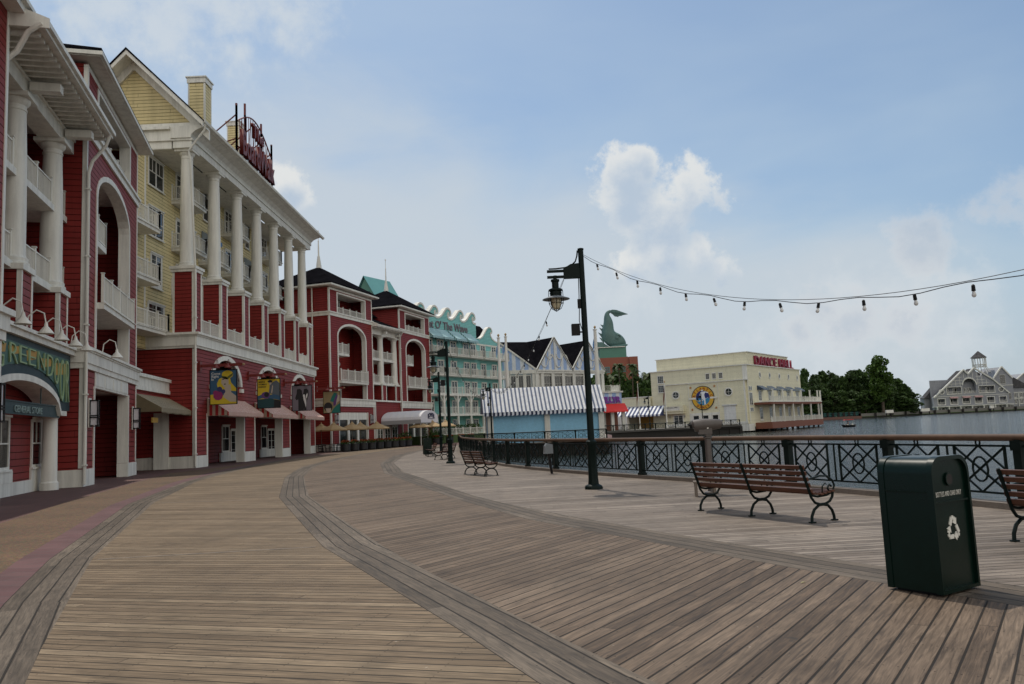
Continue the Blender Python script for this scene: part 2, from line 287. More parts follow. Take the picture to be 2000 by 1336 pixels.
# ------------------------------------------------------------------ mesh builder
class MB:
    def __init__(s): s.v=[]; s.f=[]
    def add(s,vs,fs):
        n=len(s.v); s.v+=[tuple(v) for v in vs]; s.f+=[tuple(i+n for i in f) for f in fs]; return s
    def box(s,x0,x1,y0,y1,z0,z1):
        vs=[(x,y,z) for z in(z0,z1) for y in(y0,y1) for x in(x0,x1)]
        return s.add(vs,[(0,2,3,1),(4,5,7,6),(0,1,5,4),(2,6,7,3),(0,4,6,2),(1,3,7,5)])
    def bar(s,p,q,w,h=None,upv=(0,0,1)):
        p=Vector(p);q=Vector(q);h=h or w;d=(q-p)
        if d.length<1e-6: return s
        d.normalize(); u=Vector(upv)
        if abs(d.dot(u))>.98: u=Vector((1,0,0))
        a=d.cross(u).normalized()*w/2; b=a.cross(d).normalized()*h/2
        vs=[p-a-b,p+a-b,p+a+b,p-a+b,q-a-b,q+a-b,q+a+b,q-a+b]
        return s.add(vs,[(0,3,2,1),(4,5,6,7),(0,1,5,4),(1,2,6,5),(2,3,7,6),(3,0,4,7)])
    def tube(s,pts,r,n=6):
        pts=[Vector(p) for p in pts]; rs=r if isinstance(r,(list,tuple)) else [r]*len(pts); vs=[];fs=[]
        pa=None
        for i,p in enumerate(pts):
            d=(pts[min(i+1,len(pts)-1)]-pts[max(i-1,0)])
            if d.length<1e-9: d=Vector((0,0,1))
            d.normalize()
            if pa is None: u=Vector((0,0,1)) if abs(d.z)<.9 else Vector((1,0,0)); a=d.cross(u).normalized()
            else: a=(pa-d*pa.dot(d)).normalized()
            pa=a; b=d.cross(a)
            for k in range(n):
                an=2*PI*k/n; vs.append(p+(a*math.cos(an)+b*math.sin(an))*rs[i])
        for i in range(len(pts)-1):
            for k in range(n): fs.append((i*n+k,i*n+(k+1)%n,(i+1)*n+(k+1)%n,(i+1)*n+k))
        fs.append(tuple(range(n))[::-1]); fs.append(tuple((len(pts)-1)*n+k for k in range(n)))
        return s.add(vs,fs)
    def lathe(s,prof,n=16,c=(0,0,0)):
        vs=[];fs=[]
        for r,z in prof:
            for k in range(n): a=2*PI*(k+.5)/n; vs.append((c[0]+r*math.cos(a),c[1]+r*math.sin(a),c[2]+z))
        for i in range(len(prof)-1):
            for k in range(n): fs.append((i*n+k,i*n+(k+1)%n,(i+1)*n+(k+1)%n,(i+1)*n+k))
        fs.append(tuple(range(n))[::-1]); fs.append(tuple((len(prof)-1)*n+k for k in range(n)))
        return s.add(vs,fs)
    def prism(s,outer,holes,y0,y1):   # outline in x,z extruded along y
        loops=[outer]+list(holes); pts=[p for l in loops for p in l]; n=len(pts)
        tri=tessellate_polygon([[Vector((p[0],p[1],0)) for p in l] for l in loops])
        vs=[(p[0],y0,p[1]) for p in pts]+[(p[0],y1,p[1]) for p in pts]
        fs=[tuple(t) for t in tri]+[tuple(i+n for i in reversed(t)) for t in tri]
        k=0
        for l in loops:
            for i in range(len(l)): a=k+i; b=k+(i+1)%len(l); fs.append((a,b,b+n,a+n))
            k+=len(l)
        return s.add(vs,fs)
    def xprism(s,outer,x0,x1):   # outline in y,z extruded along x
        m=MB().prism(outer,[],x0,x1); return s.add([(v[1],v[0],v[2]) for v in m.v],m.f)
    def zprism(s,outer,z0,z1):
        m=MB().prism(outer,[],z0,z1); return s.add([(v[0],v[2],v[1]) for v in m.v],m.f)
    def mesh(s,name,m,smooth=False):
        me=bpy.data.meshes.new(name); me.from_pydata(s.v,[],s.f); me.validate()
        bm=bmesh.new(); bm.from_mesh(me); bmesh.ops.recalc_face_normals(bm,faces=bm.faces); bm.to_mesh(me); bm.free()
        me.materials.append(m if not isinstance(m,str) else M[m])
        if smooth:
            me.polygons.foreach_set('use_smooth',[True]*len(me.polygons)); me.set_sharp_from_angle(angle=R(38))
        return me
    def build(s,name,m,parent=None,smooth=False,loc=None,rz=0):
        return put(name,s.mesh(name,m,smooth),parent,loc,rz)
def put(name,me,parent=None,loc=None,rz=0):
    o=bpy.data.objects.new(name,me); COL.objects.link(o)
    if parent is not None: o.parent=parent
    if loc: o.location=loc
    if rz: o.rotation_euler=(0,0,rz)
    return o
def tag(o,label,cat,group=None,kind=None):
    o['label']=label; o['category']=cat
    if group: o['group']=group
    if kind: o['kind']=kind
    return o
def thing(name,label,cat,loc=(0,0,0),rz=0,group=None):
    o=bpy.data.objects.new(name,None); COL.objects.link(o); o.location=loc; o.rotation_euler=(0,0,rz); o.empty_display_size=.3
    return tag(o,label,cat,group)
def copy_tree(o,loc=None,rz=None,parent=None,label=None):
    c=o.copy(); COL.objects.link(c)
    if parent is not None: c.parent=parent
    for ch in list(o.children): copy_tree(ch,parent=c)
    if loc is not None: c.location=loc
    if rz is not None: c.rotation_euler=(0,0,rz)
    if label: c['label']=label
    return c
def struct(mb,name,m,smooth=False):
    o=mb.build(name,m,None,smooth); o['kind']='structure'; return o
def rect(x0,x1,z0,z1): return [(x0,z0),(x1,z0),(x1,z1),(x0,z1)]
def archp(x0,x1,z0,zs,za,n=14):
    c=(x0+x1)/2; w=(x1-x0)/2
    return [(x0,z0),(x1,z0),(x1,zs)]+[(c+w*math.cos(PI*i/n),zs+(za-zs)*math.sin(PI*i/n)) for i in range(1,n)]+[(x0,zs)]
def circ(cx,cz,rx,rz=None,n=20): rz=rz or rx; return [(cx+rx*math.cos(2*PI*i/n),cz+rz*math.sin(2*PI*i/n)) for i in range(n)]
def ang(d): return math.atan2(d[1],d[0])
TXT={}
def text_mesh(body,size,mt,depth=.03,spx=1.,sz=1.,shear=0.,align='CENTER',bold=0.,gap=1.):
    cu=bpy.data.curves.new('lettering','FONT'); cu.body=body; cu.size=size; cu.extrude=depth/2; cu.align_x=align; cu.shear=shear; cu.offset=bold; cu.space_character=gap; cu.resolution_u=3
    o=bpy.data.objects.new('lettering',cu); COL.objects.link(o); dg=bpy.context.evaluated_depsgraph_get(); dg.update()
    me=bpy.data.meshes.new_from_object(o.evaluated_get(dg)); bpy.data.objects.remove(o); bpy.data.curves.remove(cu)
    for v in me.vertices: x,y,z=v.co; v.co=(x*spx,-z,y*sz)   # upright, reading along +x, facing -y
    me.materials.clear(); me.materials.append(M[mt] if isinstance(mt,str) else mt)
    return me
# ------------------------------------------------------------------ shared building parts
def rail_mb(mb,p,q,z,h=1.05,sp_=.16,post=1.6,w=.035):
    p=Vector((p[0],p[1],z)); q=Vector((q[0],q[1],z)); L=(q-p).length; d=(q-p)/L; k=Vector((0,0,1))
    mb.bar(p+k*h,q+k*h,.08,.06); mb.bar(p+k*.1,q+k*.1,.05,.06)
    n=max(2,int(L/sp_))
    for i in range(1,n): a=p+d*(L*i/n); mb.bar(a+k*.1,a+k*(h-.02),w,w)
    m=max(1,round(L/post))
    for i in range(m+1):
        a=p+d*(L*i/m); mb.bar(a,a+k*(h+.14),.12,.12); mb.bar(a+k*(h+.15),a+k*(h+.19),.17,.17)
def railing(parent,pts,z,h=1.05,sp_=.16,post=1.6,name='railing',m='white',w=.035):
    mb=MB()
    for a,b in zip(pts,pts[1:]): rail_mb(mb,a,b,z,h,sp_,post,w)
    return mb.build(name,m,parent)
def balcony(parent,x0,x1,y0,z,dep=1.4,sp_=.16,h=1.05,post=1.6,under='white'):
    y1=y0-dep; s=MB(); s.box(x0,x1,y1,y0,z-.28,z-.06); s.box(x0-.08,x1+.08,y1-.08,y0,z-.058,z); b=s.build('balcony',under,parent)
    railing(b,[(x0+.05,y0-.02),(x0+.05,y1+.05),(x1-.05,y1+.05),(x1-.05,y0-.02)],z,h,sp_,post)
    return b
WCACHE={}
def window(parent,x,y,z,w,h,kind='dh',m='white',rz=0,name='window'):
    key=(round(w,2),round(h,2),kind,m)
    if key not in WCACHE:
        f=MB(); t=.11
        f.prism(rect(-t,w+t,-t,h+t),[rect(0,w,0,h)],-.06,.06)
        f.box(-t-.06,w+t+.06,-.14,-.061,-t-.07,-t)      # sill
        f.box(-t-.05,w+t+.05,-.12,-.061,h+t,h+t+.09)
        g=.028
        def mull(a,b,c,d): f.box(a,b,-.045,-.016,c,d)
        if kind=='dh2':      # a pair of double hung sashes
            mull(w/2-.07,w/2+.07,0,h); mull(0,w/2-.07,h*.52-g,h*.52+g); mull(w/2+.07,w,h*.52-g,h*.52+g)
            for c in (w*.25,w*.75): mull(c-.014,c+.014,h*.52+g,h)
        elif kind=='door2':  # french doors
            mull(w/2-.06,w/2+.06,0,h); mull(0,.1,0,h); mull(w-.1,w,0,h)
            mull(.1,w/2-.06,0,.25); mull(w/2+.06,w-.1,0,.25)
            for r_ in(.35,.6,.85): mull(.1,w/2-.06,h*r_-.012,h*r_+.012); mull(w/2+.06,w-.1,h*r_-.012,h*r_+.012)
        elif kind=='grid':
            for c in(.333,.667): mull(w*c-.015,w*c+.015,0,h)
            for c in(.25,.5,.75): mull(0,w*.333-.015,h*c-.015,h*c+.015); mull(w*.333+.015,w*.667-.015,h*c-.015,h*c+.015); mull(w*.667+.015,w,h*c-.015,h*c+.015)
        elif kind=='dh': mull(0,w,h*.5-g,h*.5+g); mull(w/2-.014,w/2+.014,h*.5+g,h)
        p=MB(); p.box(.0,w,-.014,-.006,0,h)
        c=MB(); c.box(.06,w*.42,.02,.03,.05,h*.98)
        WCACHE[key]=(f.mesh('window_frame',m),p.mesh('pane','glass'),c.mesh('curtain','curtain'))
    f,p,c=WCACHE[key]; o=put(name,f,parent,(x,y,z),rz); put('pane',p,o)
    return o
def col_prof(r,h):
    return [(r*1.32,0),(r*1.32,.12),(r*1.2,.16),(r*1.22,.28),(r*1.06,.34),(r,.42),(r*.99,h*.33),(r*.93,h*.66),(r*.83,h-.62),(r*.9,h-.6),(r*.9,h-.54),(r*.84,h-.52),(r*.84,h-.4),(r*.98,h-.34),(r*1.12,h-.24),(r*1.14,h-.16)]
CCACHE={}
def column(parent,x,y,z,r,h,n=20):
    key=(r,h)
    if key not in CCACHE:
        m=MB(); m.lathe(col_prof(r,h),n); m.box(-r*1.35,r*1.35,-r*1.35,r*1.35,h-.158,h); CCACHE[key]=m.mesh('column','white',True)
    return put('column',CCACHE[key],parent,(x,y,z))
def downspout(parent,pts,r=.07):
    m=MB(); m.tube(pts,r,8)
    zz=[p[2] for p in pts]; x,y=pts[-1][0],pts[-1][1]; z=zz[-1]+.8; top=max(p[2] for p in pts if abs(p[0]-x)<.3 and abs(p[1]-y)<.3)
    while z<top: m.box(x-.12,x+.12,y-.1,y+.1,z,z+.06); z+=3.1
    return m.build('downspout','white',parent,True)
def wall_lantern(parent,x,y,z,s=1.):
    b=MB().box(x-.2*s,x+.2*s,y-.04,y,z-.6*s,z+.6*s).build('wall_lantern','white',parent)
    m=MB()
    for dx in(-.15,.15):
        for dy in(-.34,-.06): m.box(x+(dx-.02)*s,x+(dx+.02)*s,y+dy*s-.02,y+dy*s+.02,z-.55*s,z+.5*s)
    for zz in(-.55,-.2,-.12,.5): m.box(x-.17*s,x+.17*s,y-.36*s,y-.041,z+(zz-.02)*s,z+(zz+.02)*s)
    m.build('cage','black',b); MB().box(x-.12*s,x+.12*s,y-.31*s,y-.08,z-.5*s,z+.47*s).build('glass','fixgl',b)
def awning(parent,x0,x1,y,zt,zb,proj,mf,ms,val=.25,name='awning'):
    # sloping canvas with closed ends and a scalloped valance; real thickness
    t=.03
    m=MB(); m.xprism([(y,zt),(y-proj,zb),(y-proj,zb-val),(y-proj+t,zb-val),(y-proj+t,zb+.02-t),(y,zt-t-.02)],x0,x1)
    o=m.build(name,mf,parent)
    for a,b in((x0-.02,x0-.001),(x1+.001,x1+.02)): MB().xprism([(y,zt-.01),(y-proj+.01,zb-.01),(y-proj+.01,zb-val+.02),(y,zb-val+.02)],a,b).build('side_panel',ms,o)
    v=MB(); n=max(3,int((x1-x0)/.22)); st=(x1-x0)/n
    for i in range(n):
        a=x0+st*i; v.prism([(a+.02,zb-val+.001),(a+st/2,zb-val-.1),(a+st-.02,zb-val+.001)],[],y-proj+.004,y-proj+.022)
    v.build('valance_trim',mf,o)
    return o
# ------------------------------------------------------------------ ground, deck, water
YS=[-14,-8,-3,0,2.5,5.5,7,9,10.5,12.4,15,18,20.5,23.2,26,29,34.8,40,46,52,60,70,80,90,96]
def curve(pts): 
    ys=[p[1] for p in pts]; xs=[p[0] for p in pts]; return lambda y: float(np.interp(y,ys,xs))
b1L=curve([(8.5,-14),(2.6,-6),(-1.8,1),(-5.75,8.86),(-7.28,12.3),(-11.42,23.2),(-15.0,36),(-17.2,47),(-18.8,60),(-19,75),(-17.4,90),(-15.5,100)])
b1R=curve([(9.6,-14),(3.7,-6),(-.9,1),(-3.72,5.97),(-4.54,7.81),(-6.56,12.21),(-10.65,23.15),(-14.2,35.14),(-16.4,47),(-18,60),(-18.1,75),(-16.6,90),(-14.6,100)])
pk=lambda y: b1L(y)-.5
b2L=curve([(14,-14),(6.3,-6),(2.6,0),(.08,5.44),(-.57,6.97),(-2.15,10.43),(-3.13,12.55),(-6.97,23.11),(-10.19,34.63),(-12.5,45.45),(-14,60),(-14,75),(-12.2,90),(-10,100)])
b2R=curve([(15,-14),(7.1,-6),(3.4,0),(.85,5.33),(.01,7.17),(-1.29,10.16),(-2.4,12.98),(-6.1,23.11),(-9.35,34.63),(-11.7,45.45),(-13.1,60),(-13.1,75),(-11.3,90),(-9,100)])
b3L=curve([(17,-14),(11.5,-4),(7.4,1.5),(3.58,7.98),(1.99,11.09),(.11,15),(-1.61,20.06),(-5.86,34.71),(-8.11,46.8),(-9.4,60),(-9.6,75),(-8,90),(-6,100)])
b3R=curve([(18,-14),(12.5,-4),(8.3,1.9),(4.43,8.0),(2.6,11.5),(1.02,14.9),(-.85,19.5),(-4.95,34.71),(-7.2,46),(-8.5,60),(-8.8,75),(-7.1,90),(-5,100)])
railpts=[(13.2,-14),(12.2,-6),(10.9,1),(9.6,7),(8.02,13.6),(7.16,16.7),(6.1,19.5),(4.75,22.3),(3.0,26),(1.25,30.4),(-.25,35),(-1.5,40.5),(-2.8,48),(-3.9,57),(-4.8,68),(-5.6,78)]
b3L=(lambda f: (lambda y: min(f(y),rl(y)-1.2)))(b3L); 
rl=curve(railpts+[(-5.9,83),(-5.9,96)])
b3R=(lambda f: (lambda y: min(f(y),rl(y)-.5)))(b3R)
def uvsheet(name,mt,quads,z=0.):
    me=bpy.data.meshes.new(name); vs=[];fs=[];uv=[]
    for q,d,org in quads:
        n=len(vs); d=Vector(d).normalized(); e=Vector((-d.y,d.x)); 
        for p in q: vs.append((p[0],p[1],z)); w=Vector(p)-Vector(org); uv.append((w.dot(d),w.dot(e)))
        fs.append(tuple(range(n,n+len(q))))
    me.from_pydata(vs,[],fs); L=me.uv_layers.new(name='UVMap')
    for lp in me.loops: L.data[lp.index].uv=uv[lp.vertex_index]
    me.materials.append(M[mt]); o=put(name,me); o['kind']='structure'; return o
def strip(fa,fb,dirf,org=(0,0)):
    q=[]
    for y0,y1 in zip(YS,YS[1:]): q.append(([(fa(y0),y0),(fb(y0),y0),(fb(y1),y1),(fa(y1),y1)],dirf((y0+y1)/2),org))
    return q
def dA(y): return (1,-.28) if y<12.4 else (1,-.36) if y<23.2 else (1,-.30) if y<34.8 else (1,-.2) if y<46 else (1,-.1)
def dB(y): return (1.,1.42) if y<12.4 else (1,1.22) if y<23.2 else (1,1.35) if y<46 else (1,1.7)
def dC(y): return (1,.04) if y<23.2 else (1,-.08) if y<46 else (1,0)
uvsheet('boardwalk_deck','deckA',strip(b1R,b2L,dA))
uvsheet('boardwalk_deck','deckB',strip(b2R,b3L,dB))
uvsheet('boardwalk_deck','deckC',strip(b3R,lambda y: rl(y)+.12,dC))
def bandq(fa,fb):
    q=[];s=0.; me=[]
    for y0,y1 in zip(YS,YS[1:]):
        a=Vector((fa(y0),y0)); b=Vector((fa(y1),y1)); d=(b-a); q.append(([tuple(a),(fb(y0),y0),(fb(y1),y1),tuple(b)],d,tuple(a-d.normalized()*s))); s+=d.length
    return q
for fa,fb in((b1L,b1R),(b2L,b2R),(b3L,b3R)): uvsheet('boardwalk_border','band',bandq(fa,fb))
uvsheet('pink_kerb_strip','pink',strip(pk,b1L,lambda y:(1,0)))
WALLX=curve([(-2,-14),(-8,0),(-16.2,24.5),(-22.2,45.8),(-21.7,55),(-21.7,85),(-19,100)])
uvsheet('aggregate_pavement','pave',strip(lambda y: min(WALLX(y)+2.0,pk(y)-.3),pk,lambda y:(1,0)),-.002)
uvsheet('deck_joint_strip','kerb',[([(-6.45,12.16),(-3.2,12.44),(-3.2,12.5),(-6.45,12.22)],(1,0),(0,0)),([(-10.4,23.1),(-7.6,22.6),(-7.6,22.68),(-10.4,23.18)],(1,0),(0,0))],.003)
g=MB()
edge=[(x+.12,y) for x,y in railpts]
gp=[(-500,-80),(13.4,-80)]+edge+[(-5.7,82.6),(-4.9,84.2),(-3.2,84.6),(9.6,82.4),(10.4,86),(14.5,120),(15.5,139.5),(46,160.5),(44,174),(70,206),(105,300),(150,395),(150,1500),(-500,1500)]
g.v=[(x,y,-.012) for x,y in gp]; g.f=[tuple(range(len(gp)))]
me=bpy.data.meshes.new('ground'); bmt=tessellate_polygon([[Vector(v) for v in g.v]]); me.from_pydata(g.v,[],[tuple(t) for t in bmt]); me.materials.append(M['brick']); o=put('brick_pavement',me); o['kind']='structure'
if sum(p.normal.z for p in me.polygons)<0: me.flip_normals()
sk=MB(); ep=gp[1:-2]
for a,b in zip(ep,ep[1:]): sk.add([(a[0],a[1],-2.5),(b[0],b[1],-2.5),(b[0],b[1],-.015),(a[0],a[1],-.015)],[(0,1,2,3)])
struct(sk,'bulkhead_wall','pile')
w=MB(); w.add([(-600,-400,-1.4),(3500,-400,-1.4),(3500,3500,-1.4),(-600,3500,-1.4)],[(0,1,2,3)])
struct(w,'lake_water','water')
# far shore
fs=[(105,400),(150,400),(178,412),(240,437),(300,465),(380,500),(1500,900),(1500,3000),(-600,3000),(-600,1500),(105,1500)]
m=MB().zprism(fs,-2.5,-.6); struct(m,'far_shore','grass')
# ------------------------------------------------------------------ the red hotel blocks
def hip_roof(parent,x0,x1,y0,y1,z,za,m='roof',spire=0):
    cx,cy=(x0+x1)/2,(y0+y1)/2; b=MB(); t=.16
    b.add([(x0,y0,z),(x1,y0,z),(x1,y1,z),(x0,y1,z),(x0,y0,z+t),(x1,y0,z+t),(x1,y1,z+t),(x0,y1,z+t),(cx,cy,za)],[(3,2,1,0),(0,1,5,4),(1,2,6,5),(2,3,7,6),(3,0,4,7),(4,5,8),(5,6,8),(6,7,8),(7,4,8)])
    o=b.build('roof',m,parent)
    if spire:
        s=MB(); s.lathe([(.40,-.3),(.30,.5),(.17,1.3),(.18,1.45),(.10,1.5),(.09,2.6),(.06,3.3),(.09,3.4),(.045,3.5),(.035,spire),(.09,spire+.08),(.09,spire+.2),(.02,spire+.3)],8,(cx,cy,za-.1)); s.build('spire','white',o,True)
    return o
def gutter(parent,x0,x1,y0,y1,z):
    m=MB(); m.box(x0-.12,x1+.12,y0-.12,y0,z-.02,z+.16); m.box(x0-.12,x0,y0+.001,y1,z-.02,z+.16); m.box(x1,x1+.12,y0+.001,y1,z-.02,z+.16)
    m.box(x0,x1,y0+.001,y1,z-.06,z-.001); return m.build('eave','white',parent)
def tower(P,x0,w,a0,a1,dep=9.,spire=0,ground='open',slab=8.35,small=11.75):
    x1=x0+w; T=.5
    m=MB()
    m.prism([(x0,0),(a0,0),(a0,4.5),(a1,4.5),(a1,0),(x1,0),(x1,5.3),(x0,5.3)],[],0,T)
    m.prism(rect(x0,x1,5.301,16.1),[archp(a0,a1,6.2,13.65,15.3)],0,T)
    m.prism(rect(x0,x1,16.101,19.35),[rect(a0+.05,a1,16.5,18.85)],0,T)
    m.build('front_wall','red',P)
    m=MB(); m.box(x0,x0+.3,T+.001,dep,0,19.35); m.box(x1-.3,x1,T+.001,dep,0,19.35); m.box(x0+.301,x1-.301,dep-.3,dep,0,19.35); m.box(x0+.301,x1-.301,2.6,2.8,0,19.3)
    m.build('side_wall','red',P)
    for z0,z1 in((.8,5.2),(6.15,16.0),(16.45,19.3)):
        MB().box(x0-.03,x0+.16,-.03,0,z0,z1).box(x0-.03,x0,.001,.16,z0,z1).build('corner_trim','white',P); MB().box(x1-.16,x1+.03,-.03,0,z0,z1).box(x1,x1+.03,.001,.16,z0,z1).build('corner_trim','white',P)
    m=MB()
    m.box(x0-.06,a0+.0,-.06,0,0,.75); m.box(a1,x1+.06,-.06,0,0,.75); m.box(x0-.06,x0,.001,dep,0,.75); m.box(x1,x1+.06,.001,dep,0,.75)
    m.box(a0-.14,a0+.02,-.05,T+.02,.751,4.5); m.box(a1-.02,a1+.14,-.05,T+.02,.751,4.5); m.box(a0+.001,a0+.06,-.04,T+.02,0,.74); m.box(a1-.06,a1-.001,-.04,T+.02,0,.74)
    m.build('base_trim','white',P)
    for grp in(((5.2,5.45,.10),(5.451,5.95,.16),(5.951,6.03,.22),(6.031,6.15,.30)),((15.95,16.3,.10),(16.301,16.45,.20))):
        m=MB()
        for z0,z1,q in grp: m.box(x0-q,x1+q,-q,-.0005,z0,z1); m.box(x0-q,x0-.0005,0,dep,z0,z1); m.box(x1+.0005,x1+q,0,dep,z0,z1)
        m.build('cornice_band','white',P)
    a=archp(a0+.12,a1-.12,6.2,13.65,15.15); o=archp(a0-.12,a1+.12,6.19,13.65,15.43)
    m=MB(); m.prism([o[0]]+[a[0]]+a[:0:-1][::1]+[a[1]]+[o[1]]+o[2:],[],-.05,T+.03) if False else None
    n=len(a); ring=[]
    mm=MB()   # arch surround as a ring of blocks
    idx=list(range(1,n))+[0]
    seq_a=[a[i] for i in idx]; seq_o=[o[i] for i in idx]
    for i in range(len(idx)-1):
        q=[seq_a[i],seq_o[i],seq_o[i+1],seq_a[i+1]]; vs=[(p[0],-.05,p[1]) for p in q]+[(p[0],T+.03,p[1]) for p in q]; mm.add(vs,[(0,1,2,3),(7,6,5,4),(0,4,5,1),(2,6,7,3),(1,5,6,2),(3,7,4,0)])
    mm.build('arch_surround','white',P)
    m=MB(); m.prism(rect(a0-.1,a1+.14,16.451,18.98),[rect(a0+.12,a1-.1,16.5,18.8)],-.045,T+.02); m.build('loggia_surround','white',P)
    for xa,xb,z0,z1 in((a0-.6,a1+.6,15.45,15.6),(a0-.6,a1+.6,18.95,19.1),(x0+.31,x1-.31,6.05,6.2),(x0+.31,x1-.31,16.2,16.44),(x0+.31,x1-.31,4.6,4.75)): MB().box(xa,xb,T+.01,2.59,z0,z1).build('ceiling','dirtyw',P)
    s=MB(); s.box(a0+.13,a1-.13,-.35,2.58,slab-.3,slab-.05); s.box(a0+.13,a1-.13,-.42,2.58,slab-.049,slab); s=s.build('balcony','white',P); railing(s,[(a0+.16,-.28),(a1-.16,-.28)],slab,1.25,.16,1.9)
    xr=a0+.13+(a1-a0)*.45
    s=MB(); s.box(a0+.13,xr,.3,2.58,small-.3,small); s=s.build('balcony','white',P); railing(s,[(a0+.2,.35),(xr-.06,.35),(xr-.06,2.5)],small,1.15,.16,1.5)
    railing(P,[(a0+.12,.25),(a1-.1,.25)],16.45,.75,.16,1.8)
    for zz in(8.4,11.8,16.5): window(P,a0+.5,2.59,zz,1.7,2.15,'door2')
    window(P,a0+3.4,2.59,6.3,1.7,1.9,'door2'); window(P,a0+3.4,2.59,16.6,1.7,2.05,'door2')
    for zz in (7.3,10.4):
        l=MB(); l.lathe([(.05,0),(.14,.1),(.17,.35),(.05,.5)],8,(a0+4.4,2.35,zz)); l.build('wall_lamp','dirtyw',P,True)
    gutter(P,x0-.65,x1+.65,-.65,dep,19.5)
    m=MB(); m.box(x0-.01,x1+.01,-.02,-.0005,19.1,19.35); m.build('frieze','white',P)
    hip_roof(P,x0-.72,x1+.72,-.72,dep+.7,19.665,23.2,'roof',spire)
    if ground=='open':
        m=MB(); m.box(a0+.07,a1-.07,-.02,.2,4.45,5.19); 
        for i in range(4): q=(a1-a0-.14)/4; m.box(a0+.15+q*i,a0+.07+q*(i+1)-.08,-.045,-.021,4.55,5.1)
        m.build('lintel_panel','white',P)
        m=MB(); m.box(a0+.001,a1-.001,2.45,2.59,0,1.1); m.box(a0+2.6,a0+2.9,2.4,2.59,1.101,4.5); m.box(a1-1.,a1-.7,2.4,2.59,1.101,4.5); m.build('wainscot','white',P)
        window(P,a0+.6,2.58,.05,1.7,2.4,'door2'); 
    else:
        m=MB(); m.box(a0+.07,a1-.07,.05,.2,3.6,5.19); m.box(a0+.07,a1-.07,.05,.2,0,.8)
        for i in range(1,3): q=(a1-a0)/3; m.box(a0+q*i-.2,a0+q*i+.2,.05,.2,.801,3.599)
        for zz in(4.1,4.6): m.box(a0+.07,a1-.07,.03,.049,zz-.02,zz+.02)
        m.build('lintel_panel','white',P); MB().box(a0+.07,a1-.07,.22,.26,.8,3.6).build('shop_glass','glass',P)
def portico(P,x0,x1,n,cols,zs,zt=15.0,eave=-1.1,dormer=False):
    yc=n+.45
    m=MB(); m.box(x0,x1,n+3.2,n+3.4,0,17.5); m.build('recessed_wall','red',P)
    for c in cols:
        pd=MB().box(c-.62,c+.62,n-.05,n+1.2,6.1,8.2).build('pedestal','red',P); m=MB()
        for a in(c-.65,c+.51): m.box(a,a+.14,n-.08,n-.051,6.1,8.2)
        m.box(c-.65,c-.621,n-.05,n+.08,6.1,8.2); m.box(c-.72,c+.72,n-.15,n+1.3,8.2,8.42); m.build('trim','white',pd)
    for c in cols: column(P,c,yc,8.42,.44,zt-8.42)
    m=MB(); m.box(x0,x1,n+.02,n+.9,zt,zt+.55); m.box(x0,x1,n-.06,n+1.0,zt+.551,zt+.65)
    for c in cols: m.box(c-.2,c+.2,eave+.5,n-.061,zt+.2,zt+.52)
    m.build('entablature','white',P)
    m=MB(); a=x0+.2
    while a<x1-.1: m.box(a,a+.14,eave+.25,n+.95,zt+.66,zt+.86); a+=.46
    m.build('rafter_tail','white',P)
    m=MB(); m.box(x0,x1,eave+.14,n+3.2,zt+.861,zt+.95); m.box(x0-.1,x1,eave,eave+.14,zt+.8,zt+1.02); m.box(x0-.1,x1,eave-.12,eave-.001,zt+.93,zt+1.1); m.xprism([(eave-.14,zt+.8),(eave-.14,zt+1.14),(n+3.3,zt+3.05),(n+3.3,zt+.8)],x0-.16,x0-.101); m.build('eave','white',P)
    m=MB(); m.xprism([(eave-.08,zt+1.1),(n+3.3,zt+3.0),(n+3.3,zt+2.85),(eave-.08,zt+.98)],x0-.1,x1); m.build('roof','roof',P)
    m=MB(); m.box(x0,x1,n+.05,n+3.19,8.5,8.6) if False else None
    for z in zs:
        s=MB(); s.box(x0,x1,n+.35,n+3.19,z-.25,z); s.box(x0,x1,n+.25,n+.349,z-.25,z+.02); s=s.build('balcony','white',P)
        xs=[x0]+list(cols)+[x1]
        mb=MB()
        for a,b in zip(xs,xs[1:]): 
            a+=.45*(a!=x0); b-=.45*(b!=x1)
            if b-a>.5: rail_mb(mb,(a,n+.4),(b,n+.4),z,1.05,.16,1.6)
        mb.build('railing','white',s)
    xs=[x0]+list(cols)+[x1]
    for a,b in zip(xs,xs[1:]):
        if b-a>2.2:
            for z in zs: window(P,(a+b)/2-.85,n+3.19,z,1.7,2.2,'door2')
# block nearest the camera (left edge): frame along the facade
tA=thing('hotel_building','red clapboard hotel block with white balconies and arched shop sign, nearest at left','building',(-16.2,24.5,0),ang((-.28,1)))
tower(tA,10.5,11.9,12.45,20.1,9.5,0,'open',8.5,11.9)
m=MB(); m.box(-14,.25,0,.4,0,16.2); m.box(-.05,.25,.401,3.5,0,16.2); m.build('front_wall','red',tA)
m=MB(); m.box(.08,.28,-.03,0,.9,5.2); m.box(.08,.28,-.03,0,6.2,16.2); m.box(-14,.33,-.07,-.0005,0,.85); m.box(.2505,.33,0,2.,0,.85)
for z0,z1,q in((5.2,5.5,.12),(5.501,6.0,.2),(6.001,6.2,.32)): m.box(-14,.25+q,-q,-.0005,z0,z1); m.box(.2505,.25+q,0,.6,z0,z1)
m.box(-14,.6,-.5,.4,16.2,16.45); m.box(-14,.75,-.65,.4,16.451,16.6); m.build('cornice_band','white',tA)
portico(tA,.3,10.45,.5,(4.15,8.9),(12.0,8.5),14.95,-1.1)
wall_lantern(tA,-.75,-.04,3.2,1.1); wall_lantern(tA,11.45,-.04,3.25,1.1); wall_lantern(tA,21.3,-.04,3.25,1.1)
downspout(tA,[(9.9,-1.1,15.8),(10.05,-.9,15.3),(10.25,-.3,14.6),(10.38,-.12,14.1),(10.38,-.12,.1)],.075)
